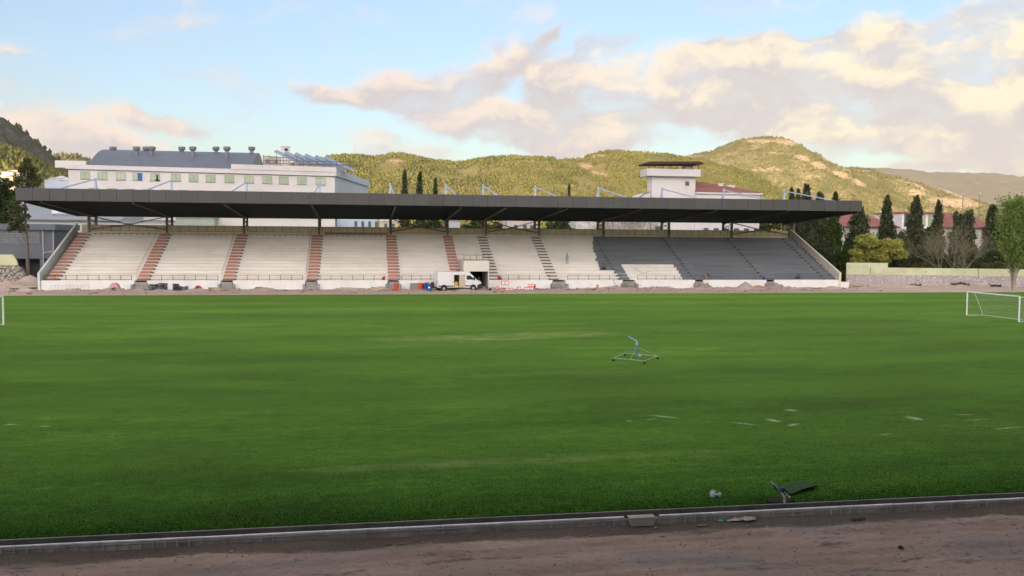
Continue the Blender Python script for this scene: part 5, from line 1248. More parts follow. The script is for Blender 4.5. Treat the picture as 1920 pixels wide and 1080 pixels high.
def tower():
    Y = 188; xa, xb = X_(1221, Y), X_(1303, Y); zt = Z_(1260, 331, Y)
    e = empty('white_tower', ((xa+xb)/2, Y, 0), 0, 'square white tower with an overhanging terrace and flat dark red canopy behind the roof', 'tower'); o = e.location
    MB(o).box(xa, xb, Y, Y+3, -.35, zt).build('wall', BWHITE, e)
    ba, bb = X_(1211.5, Y-1), X_(1312, Y-1); z2 = Z_(1260, 317.5, Y)
    m = MB(o); m.box(ba, bb, Y-1.2, Y+3.5, zt+.003, zt+.35); m.box(ba, bb, Y-1.2, Y-1.0, zt+.353, z2); m.box(ba, ba+.2, Y-.99, Y+3.5, zt+.353, z2); m.box(bb-.2, bb, Y-.99, Y+3.5, zt+.353, z2); m.build('terrace_parapet', BWHITE, e)
    zr = Z_(1260, 306, Y); ra, rb = X_(1210, Y-2), X_(1318, Y-2)
    m = MB(o); m.prism([(ra, zr-.35), (ra+.8, zr+.1), (rb-.8, zr+.35), (rb, zr-.05), (rb, zr-.2), (ra, zr-.5)], 'y', Y-2, Y+4); m.build('canopy', pm('dark_red_sheet', (.09, .03, .03), (.06, .025, .025), .5, .7), e)
    for x in [ba+.4+(bb-ba-.8)*k/7 for k in range(8)]: m = MB(o); m.bar((x, Y-.85, z2-.1), (x, Y-.85, zr-.3), .13); m.build('canopy_post', pm('maroon_post', (.13, .05, .04), None, 1, .6), e)
    m = MB(o); m.box(X_(1285, Y), X_(1300, Y), Y+.6, Y+2.6, zt+.36, zr-.5); m.build('stair_head', BWHITE, e)
    m = MB(o)
    for k in range(7): x = X_(1232+k*6, Y); m.box(x, x+.35, Y+.2, Y+.55, z2-.25, z2+.35)
    m.build('parapet_chairs', FRAME, e)
    F = Fr((xa, Y), (xb, Y)); window(F, e, F.len-2.4, F.len-1.5, zt-1.9, zt-1.0, pane=PANED, mull=0); window(F, e, F.len-9.2, F.len-7.8, 9.2, 10.6, pane=PANED, mull=0)
    x = X_(1224, Y); MB(o).tube((x, Y+1, zr), (x, Y+1, zr+2.6), .05, .03, 6).build('antenna', FRAME, e)
    # red roofed wing to the right
    Y2 = 187.6; wa, wb = X_(1303.6, Y2), X_(1424, Y2); zw = Z_(1360, 361, Y2)
    e2 = empty('red_roofed_wing', ((wa+wb)/2, Y2, 0), 0, 'low white wing with faded red tiled roof right of the white tower', 'building'); o = e2.location
    MB(o).box(wa, wb, Y2, Y2+14, -.35, zw).build('wall', BWHITE, e2)
    MB(o).box(wa, wb+.5, Y2-.5, Y2-.003, zw-.35, zw-.02).build('eaves_board', WALLW, e2)
    z1 = Z_(1310, 339, Y2+6)
    m = MB(o); m.add([(wa, Y2-.6, zw), (wb+1.2, Y2-.6, zw), (wb+1.2, Y2+14, zw), (wa, Y2+14, zw), (wa, Y2+6.5, z1), (wa+3.5, Y2+6.5, z1-.15), (wb+1.0, Y2+6.9, zw+.15)], [(0, 1, 6, 5, 4), (3, 4, 5, 6, 2), (0, 4, 3), (1, 2, 6), (0, 3, 2, 1)]); rf = m.build('roof', REDT, e2)
    for (px, w, h) in ((1349, 1.1, 1.5), (1368, 1.8, .8)):
        x = X_(px, Y2+4); z = Z_(px, 352, Y2+4); m = MB(o); m.box(x-w/2, x+w/2, Y2+3.5, Y2+5, z-1.2, z+h*.55); m.box(x-w/2-.1, x+w/2+.1, Y2+3.4, Y2+5.1, z+h*.55+.003, z+h*.55+.15); m.build('chimney', BWHITE, rf)
    F = Fr((wa, Y2), (wb, Y2))
    for k in range(6): window(F, e2, 2+k*2.4, 3.2+k*2.4, 8.9, 10.3, pane=PANED)
    # the small pale gable left of the tower
    Y3 = 186; ga, gb = X_(1195, Y3), X_(1219, Y3); m = MB((ga, Y3, 0)); zt3 = Z_(1218, 360, Y3); zt4 = Z_(1195, 374, Y3)
    e3 = empty('curved_shed', (ga, Y3, 0), 0, 'pale shed roof curving up against the left foot of the white tower', 'shed')
    m.prism([(ga, -.3), (gb, -.3), (gb, zt3), ((ga+gb)/2, (zt3+zt4)/2+.35), (ga, zt4)], 'y', Y3, Y3+8); m.build('wall', BWHITE, e3); m = MB((ga, Y3, 0))
    m.bar((ga-.3, Y3-.1, zt4), ((ga+gb)/2, Y3-.1, (zt3+zt4)/2+.4), .2); m.bar(((ga+gb)/2, Y3-.1, (zt3+zt4)/2+.4), (gb, Y3-.1, zt3+.05), .2); m.build('roof_edge', SLATE, e3)
    # low white hall seen through the gap under the stand roof
    simple_house('low_white_hall', 'long low white hall seen through the gap under the right half of the roof', 'building', X_(1150, 178), X_(1212, 178), 178, 184, Z_(1200, 412, 178), BWHITE, wins=[(2, 6), (5.5, 6)])
tower()
def right_building():
    Y = 214; xa, xb = X_(1560, Y), X_(1862, Y); h = Z_(1700, 425.5, Y)
    e = empty('long_school_block', ((xa+xb)/2, Y, 0), 0, 'long white block under a faded red tiled roof behind the cypresses on the right', 'building'); o = e.location
    MB(o).box(xa, xb, Y, Y+16, -.35, h).build('wall', pm('warm_grey_render', (.50, .47, .43), (.44, .41, .38), .2, .85), e)
    rh = Z_(1700, 398, Y+8)-h
    for (a, b) in ((1560, 1681), (1762, 1862)):
        x0, x1 = X_(a, Y)-.6, X_(b, Y)+.6; m = MB(o); r0 = 3.0 if a == 1560 else 0; r1 = 7.0 if a == 1560 else 2.0
        m.add([(x0, Y-.8, h), (x1, Y-.8, h), (x1, Y+16.8, h), (x0, Y+16.8, h), (x0+r0, Y+8, h+rh), (x1-r1, Y+8, h+rh)], [(0, 1, 5, 4), (2, 3, 4, 5), (1, 2, 5), (3, 0, 4), (3, 2, 1, 0)]); rf = m.build('roof', REDT, e)
        MB(o).box(x0, x1, Y-.88, Y-.8, h-.3, h-.02).build('gutter', pm('gutter_dark', (.1, .06, .05), None, 1, .6), rf)
    x0, x1 = X_(1690, Y), X_(1762, Y); z1 = Z_(1720, 400, Y)
    m = MB(o); m.box(x0, x1, Y-.4, Y+12, h-.5, z1); dm = m.build('raised_storey', WALLW, e); MB(o).box(x0-.5, x1+.5, Y-1.2, Y+12.5, z1+.003, z1+.3).build('flat_roof', REDT, dm)
    F = Fr((x0, Y-.4), (x1, Y-.4)); window(F, e, .6, 3.0, h+.3, z1-.2, pane=PANED, mull=1); window(F, e, 4.6, 6.8, h+.4, z1-.3); window(F, e, 7.6, 9.4, h+.4, z1-.3, mull=2)
    F = Fr((xa, Y), (xb, Y)); k = 1.5
    while k < F.len-2.5:
        for z in (h-3.0, h-6.2, h-9.0):
            if z > .6: window(F, e, k, k+1.5, z, z+1.9, pane=PANED if (int(k*3) % 3) else PANE, mull=1)
        k += 2.65
right_building()
def gap_houses():
    simple_house('blue_grey_block', 'pale blue grey block with dark windows in the gap left of the cream hut', 'building', X_(632, 185), X_(708, 185), 185, 195, Z_(660, 409, 185), BBLUE, wins=[(3.5+1.4*k, 8.6) for k in range(4)], wsize=(.6, 2.4))
    simple_house('cream_hut', 'small cream hut with two dark windows seen through the gap under the roof', 'house', X_(713, 172), X_(746, 172), 172, 178, Z_(730, 413, 172), pm('hut_cream', (.62, .57, .42), None, 1, .8), roof=True, rh=1.0, rmat=BWHITE, wins=[(.75, 9.5), (2.2, 9.5)], wsize=(.6, .85), over=.2)
    simple_house('panelled_container', 'pale ribbed container box seen through the gap right of the cream hut', 'container', X_(838, 172), X_(863, 172), 172, 176, Z_(850, 415, 172), pm('ribbed_panel', (.50, .54, .56), (.36, .4, .42), 1.2, .6, stretch=(6, 0, 0)))
    simple_house('pink_house', 'pinkish white house with small windows seen through the gap between the middle columns', 'house', X_(951, 195), X_(1008, 195), 195, 203, Z_(980, 408, 195), pm('pink_white', (.58, .50, .46), (.5, .42, .38), .8, .85), wins=[(1.5, 9.5), (3.6, 9.5), (5.2, 9.5)], wsize=(.9, 1.2))
    simple_house('white_house', 'white house seen through the gap behind bare twigs', 'house', X_(1080, 190), X_(1122, 190), 190, 198, Z_(1100, 412, 190), BWHITE, wins=[(1.5, 6.5)])
    simple_house('white_house', 'white house seen through the gap behind the rightmost braced bay', 'house', X_(1392, 190), X_(1424, 190), 190, 198, Z_(1400, 418, 190)-.6, BWHITE, wins=[(1, 7), (2.6, 7)], wsize=(.8, .9))
    simple_house('green_sheet_shed', 'pale green sheet shed seen through the gap behind the second bay', 'shed', X_(330, 176), X_(402, 176), 176, 184, Z_(360, 409.5, 176), pm('pale_green_sheet', (.36, .42, .38), (.32, .38, .34), .4, .6))
    simple_house('low_white_annex', 'low white annex seen through the gap behind the third and fourth bays', 'building', X_(402.5, 180), X_(628, 180), 180, 190, Z_(500, 411, 180)+.2, BWHITE, wins=[(5+6*k, 3) for k in range(6)])
gap_houses()
def left_side():
    # white hall with a pale metal roof
    Y = 186; x0, x1 = X_(-120, Y), X_(345, Y); zw = Z_(100, 412.5, Y)
    e = empty('white_hall', ((x0+x1)/2, Y, 0), 0, 'large white hall with a pale sloping metal roof at the far left', 'building'); o = e.location
    MB(o).box(x0, x1, Y, Y+20, -.35, zw).build('wall', pm('pale_white_panel', (.54, .56, .58), (.48, .5, .53), .1, .7), e)
    zr = Z_(60, 372, Y+18)
    m = MB(o); m.add([(x0, Y-.6, zw+.02), (x1-12, Y-.6, zw+.02), (x1-12, Y+18, zr-.9), (x0, Y+18, zr-.9), (x0, Y+20, -.3), (x1-12, Y+20, -.3), (x0, Y-.6, zw-.05), (x1-12, Y-.6, zw-.05)], [(0, 1, 2, 3), (3, 2, 5, 4), (0, 3, 4, 6), (1, 7, 5, 2), (0, 6, 7, 1)]); rf = m.build('roof', pm('pale_metal_roof', (.34, .37, .41), (.30, .33, .37), .1, .5, metal=.2), e)
    MB(o).box(x0, x1, Y-.75, Y-.62, zw-.12, zw+.14).build('gutter', pm('gutter_pale', (.22, .23, .25), None, 1, .6), rf)
    xs = X_(97, Y+3); 
    es = empty('roof_sign', (xs+2, Y+3, zw+1.2), 0, 'small white sign with dark letters standing on the pale metal roof at the left', 'sign'); o2 = es.location
    MB(o2).box(xs, xs+5.2, Y+3, Y+3.1, Z_(100, 400, Y+3), Z_(100, 390, Y+3)+.15).build('board', WALLW, es)
    m = MB(o2); x0_, z0_ = xs+1.4, Z_(100, 399, Y+3); yy = Y+2.97      # the two readable letters, built as strokes
    m.bar((x0_, yy, z0_), (x0_, yy, z0_+.95), .11, .05); m.bar((x0_, yy-.004, z0_+.93), (x0_+.5, yy-.004, z0_+.02), .11, .05); m.bar((x0_+.5, yy-.008, z0_), (x0_+.5, yy-.008, z0_+.95), .11, .05)
    m.build('letter', DRAIL, es); m = MB(o2); x0_ += .85
    m.bar((x0_, yy, z0_), (x0_, yy, z0_+.95), .11, .05); m.bar((x0_+.02, yy-.004, z0_+.4), (x0_+.5, yy-.004, z0_+.93), .11, .05); m.bar((x0_+.04, yy-.008, z0_+.5), (x0_+.52, yy-.008, z0_+.02), .11, .05)
    m.build('letter', DRAIL, es)
    m = MB(o2)
    for t in (.4, 4.8): m.bar((xs+t, Y+3.05, zw+.1), (xs+t, Y+3.05, Z_(100, 400, Y+3)), .1)
    m.build('sign_leg', STEELB, es)
    F = Fr((x0, Y), (x1, Y)); a = X_(104, Y)-x0; window(F, e, a, a+5.6, Z_(120, 460, Y), Z_(120, 435, Y), pane=PANED, mull=2)
    # grey block with screen of openwork bricks
    Y = 158; x0, x1 = X_(-70, Y), X_(101, Y); zt = Z_(80, 420, Y)
    e = empty('grey_block', ((x0+x1)/2, Y, 0), 0, 'dark grey two storey block with openwork grilles left of the stand', 'building'); o = e.location; GB = pm('grey_render', (.15, .165, .19), (.125, .14, .16), .3, .8)
    zf = Z_(80, 458, Y); zl = Z_(80, 485, Y)
    MB(o).box(x0, x1, Y, Y+12, zl, zt-1.0).build('wall', GB, e); MB(o).box(x0-.3, x1+.35, Y-.6, Y+12.4, zt-1.0+.003, zt).build('flat_roof', pm('grey_roof_edge', (.13, .16, .20), None, .5, .6), e)
    m = MB(o); m.box(x0, X_(28, Y), Y+.1, Y+11.9, -.3, zl-.003); m.box(X_(72, Y), X_(79, Y), Y+.1, Y+11.9, -.3, zl-.003); m.box(x0, x1, Y+5, Y+11, -.3, zl-.003); m.build('lower_wall', GB, e)
    m = MB(o); gr = pm('openwork_white', (.38, .40, .42), None, 1, .8)
    def grille(pa, pb, za, zb, n, k):
        a, b = X_(pa, Y), X_(pb, Y); m = MB(o)
        for i in range(n+1): x = a+(b-a)*i/n; m.bar((x, Y-.08, za), (x, Y-.08, zb), .07)
        for j in range(k+1): z = za+(zb-za)*j/k; m.bar((a, Y-.08, z), (b, Y-.08, z), .07)
        m.build('openwork_grille', gr, e)
    z0, z1 = Z_(60, 456, Y), Z_(60, 432, Y)
    grille(49, 73, z0, z1, 8, 7); grille(-10, 12, z0, z1, 8, 7); grille(14, 46, z0, z1, 1, 8); 
    m = MB(o); a, b = X_(80, Y), X_(99, Y); m.path([(X_(76, Y), Y-.1, Z_(60, 431, Y)), (a, Y-.1, Z_(60, 433, Y)), (a, Y-.1, .5)], .09, 8); m.path([(x1-.15, Y-.1, zt-1.0), (x1-.15, Y-.1, Z_(90, 471, Y)), (a, Y-.1, Z_(80, 474, Y))], .08, 8); m.build('drain_pipe', pm('white_pipe', (.55, .58, .6), None, 1, .5), e)
    F = Fr((x0, Y), (x1, Y)); 
    # stone wall with green stub
    Y = 139; x0, x1 = X_(-90, Y), X_(43, Y); e = empty('stone_wall', ((x0+x1)/2, Y, 0), 0, 'rounded end of a pale stone wall at the far left', 'wall'); o = e.location; zt = Z_(30, 497.5, Y)
    m = MB(o); n = 8; prof = [(x0, -.3), (x1-.3, -.3), (x1, .5), (x1+.05, zt-1.4), (x1-.35, zt-.5), (x1-1.1, zt), (x0, zt)]; m.prism(prof, 'y', Y, Y+1.1); m.build('stonework', STONE2, e, .12)
    zg = Z_(20, 477.5, Y); xg = X_(24, Y); m = MB(o); m.prism([(x0, zt+.003), (X_(29, Y), zt+.003), (X_(27, Y), zt+.7), (X_(20, Y), zg), (x0, zg)], 'y', Y+.3, Y+.7); m.build('green_panel', GREENW, e)
    # right stone and green wall
    P0 = Vector((80.0, 136.2)); P1 = Vector((106.0, 127.2)); d = (P1-P0).normalized(); P2 = P0+d*64
    e = empty('boundary_wall', (95, 130.5, 0), 0, 'long boundary wall right of the stand, rough pink stone below and pale green above', 'wall'); o = e.location; F = Fr(P0, P2)
    m = MB(o); F.box(m, 0, 64, -.5, 0, -.4, 2.02); m.build('stonework', STONE1, e, .03); m = MB(o); F.box(m, .02, 64, -.42, -.04, 2.023, 3.22); F.box(m, .02, 6.6, -.42, -.04, 3.222, 3.98); m.build('green_panel', GREENW, e, .01)
    for t in (3.8, 20.6, 34.5):
        m = MB(o); F.box(m, t, t+.12, -.038, -.01, 2.1, 3.2); m.build('wall_joint', pm('joint_olive', (.3, .3, .19), None, 1, .9), e)
    m = MB(o); F.box(m, 12.5, 12.65, -.04, -.02, 2.5, 2.7); m.build('spout', CONCD, e)
left_side()
def hill_town():
    r = random.Random(9); cols = [pm('lit_render', (.60, .46, .38), None, .2, .8), pm('lit_render_pale', (.62, .56, .50), None, .2, .8), BBLUE]
    spots = [(8, 333), (14, 328), (20, 336), (27, 330), (34, 334), (40, 329), (24, 324), (46, 337), (12, 341), (33, 342), (104, 343), (112, 341), (121, 344), (96, 346)]
    for k, (px, py) in enumerate(spots):
        Y = 560+r.uniform(-25, 25) if px < 60 else 330+r.uniform(-8, 8); x, _, z = at_y(px, py, Y); w = r.uniform(2.0, 3.2) if px < 60 else r.uniform(1.6, 2.4)
        nm = 'town_house'; far_ = px < 60
        e = empty(nm, (x, Y, 0), 0, 'small pale house in the cluster at the foot of the left crag' if far_ else 'small pale blue white block just above the left end of the roof', 'house', 'houses under the crag' if far_ else 'blocks above the roof end'); o = e.location
        MB(o).box(x-w, x+w, Y, Y+6, -.4, z+w*.6).build('wall', cols[k % 2] if far_ else cols[2], e)
        m = MB(o); m.add([(x-w-.3, Y-.3, z+w*.6+.01), (x+w+.3, Y-.3, z+w*.6+.01), (x+w+.3, Y+6.3, z+w*.6+.01), (x-w-.3, Y+6.3, z+w*.6+.01), (x, Y+3, z+w*.6+1.0)], [(0, 1, 4), (1, 2, 4), (2, 3, 4), (3, 0, 4), (3, 2, 1, 0)]); m.build('roof', REDT if far_ else BWHITE, e)
    for (px, py0, py1, Y, lab) in ((665, 271, 292, 1690, 'thin radio mast on the wooded ridge above the solar panels'), (1837, 361, 398, 230, 'tall thin mast behind the red tiled roof on the right'), (1806, 362, 400, 226, 'thin pole behind the multi tipped cypress'), (1767, 372, 398, 225, 'short lamp pole behind the red roof between two cypresses')):
        x, _, z = at_y(px, py0, Y); z0 = at_y(px, py1, Y)[2]-3 if Y > 1000 else 0
        e = empty('radio_mast', (x, Y, z0), 0, lab, 'mast'); MB((x, Y, z0)).tube((x, Y, z0), (x, Y, z), .16*Y/220 if Y < 1000 else .5, .09*Y/220 if Y < 1000 else .25, 6).build('pole', FRAME, e)
        MB((x, Y, z0)).cbox((x, Y, z-.2), .5, .3, .3).build('mast_head', WALLW, e)
hill_town()

# ------------------------------------------------------------------ trees
def leaves(P, size, seed, up=.0, k=1.0):
    """one small two-triangle leaf spray per point"""
    r = np.random.default_rng(seed); n = len(P)
    a = r.normal(size=(n, 3)); a[:, 2] += up*2.2; a /= np.linalg.norm(a, axis=1)[:, None]; b = r.normal(size=(n, 3)); b -= (b*a).sum(1)[:, None]*a; b /= np.linalg.norm(b, axis=1)[:, None]
    s = size*r.uniform(.6, 1.5, n)[:, None]
    V = np.stack([P-a*s-b*s*.45*k, P-a*s*.2+b*s*.6*k, P+a*s*1.1, P+a*s*.1-b*s*.65*k], 1).reshape(-1, 3); F = np.arange(4*n).reshape(-1, 4); return V, F
BARK = pm('bark', (.13, .10, .08), (.20, .17, .14), 3, .95, .02, 10); PALEBARK = pm('pale_bark', (.36, .34, .28), (.24, .22, .18), 3, .9)
LCY = leafmat('cypress_foliage', (.032, .046, .024), (.13, .145, .07), .9, .2); LCYB = leafmat('bright_cypress_foliage', (.035, .06, .015), (.085, .13, .03), .9, .25)
LPO = leafmat('poplar_foliage', (.12, .19, .045), (.30, .38, .11), .9, .4); LYE = leafmat('yellow_foliage', (.24, .27, .06), (.55, .52, .15), 1.1, .35)
LPI = leafmat('pine_foliage', (.04, .055, .025), (.13, .14, .06), .8, .2); LDG = leafmat('dark_tree_foliage', (.026, .044, .018), (.085, .11, .045), .5, .2); LOL = leafmat('olive_foliage', (.06, .07, .03), (.13, .13, .055), .7, .25)
def cypress(px, top, Y, wpx, lab, mat=LCY, n=5200, sparse=0.0, tips=1, base_z=-.2, group='cypresses beyond the boundary'):
    x, _, z = at_y(px, top, Y); h = z-base_z; w = wpx*Y/FPX/2; seed = int(px*7) % 9973; r = np.random.default_rng(seed)
    e = empty('cypress_tree', (x, Y, base_z), 0, lab, 'tree', group)
    offs = [(0, 0, 1.0)] if tips == 1 else [((k-(tips-1)/2)*w*1.5/tips, r.uniform(-.5, .5), r.uniform(.86, 1)) for k in range(tips)]
    P = []
    for (ox, oy, hs) in offs:
        m = n//tips; t = r.uniform(0, 1, m)**.85; H = h*hs
        ww = w/(tips**.45); prof = np.minimum(1, (t/.12)**.6)*np.clip(1-t, 0, 1)**.55*1.12*(1-.15*t)
        ang = r.uniform(0, 6.283, m); lump = .40+1.15*fbm(ang*1.3+seed, t*h*.75, seed, 4)
        rad = ww*prof*lump*r.uniform(.25, 1.1, m)**.6
        keep = fbm(ang*2.2+seed*3, t*h*.9, seed+5, 3) > max(sparse, .30)
        lean = .25*np.sin(t*3+seed)*ww*.5
        core = np.stack([ox+lean+np.cos(ang)*rad*.8, oy+np.sin(ang)*rad*.8, t*H+.3], 1)[keep]; P.append(core[:int(len(core)*.45)])
        nc = int(60+h*5/tips); tc = r.uniform(0, 1, nc)**.8; pc = ww*np.minimum(1, (tc/.12)**.6)*np.clip(1-tc, 0, 1)**.6; ac = r.uniform(0, 6.283, nc); oc = pc*r.uniform(.5, 1.22, nc)
        kk = r.integers(0, nc, int(m*.75)); g = r.normal(size=(len(kk), 3))*np.array([.23, .23, .34])*(ww*.9+.15)*(1.1-.7*tc[kk])[:, None]
        P.append(np.stack([ox+np.cos(ac[kk])*oc[kk], oy+np.sin(ac[kk])*oc[kk], tc[kk]*H*.97+.3], 1)+g)
    P = np.concatenate(P); V, F = leaves(P, .19+.0009*Y, seed, up=.6, k=.6); np_mesh('crown', V, F, mat, e)
    m = MB(); m.tube((0, 0, -.2), (0, 0, h*.9), .22, .04, 8)
    rr = random.Random(seed)
    for k in range(12 if not sparse else 26): t = rr.uniform(.15, .85); a = rr.uniform(0, 6.28); L = w*(1-t)**.5*.9; m.tube((0, 0, h*t), (math.cos(a)*L, math.sin(a)*L, h*t+L*1.1), .05, .015, 5, caps=False)
    m.build('trunk', BARK, e); return e
cypress(1485, 356, 172, 24, 'dark cypress whose tip shows over the roof beside the last mast'); cypress(1497, 358, 176, 20, 'slim cypress second from the left over the right end of the roof')
cypress(1513, 349, 170, 38, 'tall dark cypress with the highest tip over the right end of the roof', n=7500); cypress(1538, 364, 165, 44, 'broad black green cypress just clear of the roof end', n=8000)
cypress(1567, 364, 158, 32, 'narrow brighter green cypress between the roof end and the red roof', LCYB, n=7500)
cypress(1551, 452, 152, 40, 'short dark cypress behind the cream side wall of the stand', n=3500); cypress(1524, 440, 155, 46, 'low dark cypress filling the corner behind the stand end', n=4000)
cypress(1586, 462, 148, 24, 'small bright cypress beside the end of the boundary wall', LCYB, n=2500)
cypress(1611, 392, 166, 62, 'thin straggly conifer in front of the red roof, left of the yellow tree', sparse=.46, n=6500); cypress(1664, 370, 168, 36, 'dense conical cypress behind the yellow tree', n=7500)
cypress(1718, 371, 164, 44, 'tall cypress with a ragged tip left of the raised storey', n=7500, sparse=.3); cypress(1742, 430, 158, 40, 'low dark conifer between the two ragged cypresses', n=4500)
cypress(1760, 379, 166, 30, 'thin cypress with a narrow tip in front of the raised storey', n=5500, sparse=.28); cypress(1806, 392, 164, 62, 'many tipped cypress behind the bare tree', tips=5, n=8500, sparse=.34)
cypress(1862, 388, 158, 46, 'dark cypress just left of the poplar', n=8500); cypress(1690, 440, 156, 46, 'low dark conifer right of the yellow tree', n=4500); cypress(1925, 420, 156, 50, 'dark conifer at the right edge behind the poplar', n=5000)
G2 = 'cypresses in front of the hills'
cypress(759, 322, 232, 19, 'leftmost of the three cypresses over the middle of the roof', n=4200, group=G2); cypress(787, 325, 226, 22, 'middle of the three cypresses over the roof', n=4200, group=G2)
cypress(816.5, 337, 224, 15, 'smallest and rightmost of the three cypresses over the roof', n=3000, group=G2); cypress(1067, 347, 240, 7, 'thin lone cypress tip over the roof near the middle', n=1500, group=G2)
def clumpy(name, lab, px, top, Y, wpx, mat, trunkm, nclump=26, n=6500, leaf=.17, base_z=-.2, bottom=.35, seed=1, flat=.75, cat='tree', group=None, trunk_r=.18):
    x, _, z = at_y(px, top, Y); h = z-base_z; w = wpx*Y/FPX/2; r = np.random.default_rng(seed); e = empty(name, (x, Y, base_z), 0, lab, cat, group)
    C = []; 
    while len(C) < nclump:
        q = r.uniform(-1, 1, 3)
        if np.linalg.norm(q) < 1 and np.linalg.norm(q) > .35: C.append(q)
    C = np.array(C); cz = h*(bottom+1)/2; hz = h*(1-bottom)/2; C = np.stack([C[:, 0]*w*.82, C[:, 1]*w*.82, cz+C[:, 2]*hz*.85], 1); R_ = (w+hz)/2*r.uniform(.22, .42, nclump)
    k = r.integers(0, nclump, n); d = r.normal(size=(n, 3)); d /= np.linalg.norm(d, axis=1)[:, None]; rad = R_[k]*r.uniform(.3, 1.05, n)**.5; P = C[k]+d*rad[:, None]*np.array([1, 1, flat])
    V, F = leaves(P, leaf, seed+3, k=1); np_mesh('crown', V, F, mat, e)
    m = MB(); zb = h*bottom*.8; m.tube((0, 0, -.2), (0, 0, zb+.2), trunk_r, trunk_r*.7, 8)
    for c in C[::2]: mid = (c[0]*.4, c[1]*.4, (zb+c[2])/2+.1*h*.2); m.tube((0, 0, zb*.9), mid, trunk_r*.45, trunk_r*.28, 6, caps=False); m.tube(mid, tuple(c), trunk_r*.28, .02, 5, caps=False)
    m.build('trunk', trunkm, e); return e
clumpy('yellow_tree', 'round yellow green autumn tree behind the boundary wall', 1645, 437, 145, 118, LYE, BARK, 34, 9000, .17, bottom=.28, seed=5, flat=.55)
def bare_tree(name, lab, px, top, Y, wpx, seed, base_z=-.2):
    x, _, z = at_y(px, top, Y); h = z-base_z; w = wpx*Y/FPX/2; rr = random.Random(seed); e = empty(name, (x, Y, base_z), 0, lab, 'tree'); m = MB(); tips = []
    def br(p, d, L, r, lv):
        q = p+d*L; m.tube(p, q, r, r*.62, 6 if lv < 2 else 4, caps=False)
        if lv >= 5: tips.append(q); return
        for k in range(3):
            nd = (d+Vector((rr.gauss(0, .5), rr.gauss(0, .5), rr.gauss(.12, .3)))).normalized(); br(q, nd, L*rr.uniform(.6, .86), r*.58, lv+1)
    for k in range(5): a = k*1.26+rr.random(); br(Vector((math.cos(a)*w*.12, math.sin(a)*w*.12, 0)), Vector((math.cos(a)*w*.75, math.sin(a)*w*.35, h*.62)).normalized(), h*.36, .11, 0)
    m.build('trunk', pm('grey_brown_twigs', (.29, .27, .21), (.19, .175, .14), 3, .95), e); P = np.array([t[:] for t in tips]); r = np.random.default_rng(seed); P = np.repeat(P, 6, 0)+r.normal(0, .38, (len(P)*6, 3)); V, F = leaves(P, .12, seed, k=.3)
    np_mesh('crown', V, F, leafmat('dry_twig_foliage', (.17, .155, .09), (.30, .26, .16), 1, .3), e); return e
bare_tree('bare_tree', 'grey brown nearly bare spreading tree behind the boundary wall', 1790, 440, 143, 130, 11)
def poplar():
    x, Y, z = at_z(1899, 546, 0); e = empty('poplar_tree', (x, Y, 0), 0, 'tall light green poplar with pale forked trunks before the wall at the right', 'tree'); h = at_y(1905, 364, Y)[2]; w = 42*Y/FPX; r = np.random.default_rng(3); rr = random.Random(3)
    m = MB(); stems = []
    for k in range(9):
        a = rr.uniform(0, 6.28); s = rr.uniform(.25, .95); q1 = Vector((math.cos(a)*w*.22*s+.2, math.sin(a)*w*.25*s, h*.22)); q2 = Vector((math.cos(a)*w*.85*s+.35, math.sin(a)*w*.6*s, h*rr.uniform(.5, .62))); q3 = Vector((math.cos(a)*w*.8*s+.5, math.sin(a)*w*.55*s, h*rr.uniform(.78, 1.0)))
        m.tube((0, 0, -.2), q1, .16, .10, 7, caps=False); m.tube(q1, q2, .10, .05, 6, caps=False); m.tube(q2, q3, .05, .015, 5, caps=False); stems.append((q1, q2, q3))
    m.build('trunk', PALEBARK, e); P = []
    for (q1, q2, q3) in stems:
        for k in range(2300):
            t = rr.uniform(.12, 1.9); c = q1.lerp(q2, min(t, 1)) if t < 1 else q2.lerp(q3, t-1); s = .25+.75*math.sin(min(1, t/1.3)*1.57)
            d = Vector((rr.gauss(0, .72*s), rr.gauss(0, .7*s), rr.gauss(.2, .5))); P.append((c+d)[:])
    P = np.array(P); keep = fbm(P[:, 0]*1.3+P[:, 1], P[:, 2]*1.1, 8, 3) > .36; V, F = leaves(P[keep], .15, 4, up=.2); np_mesh('crown', V, F, LPO, e)
poplar()
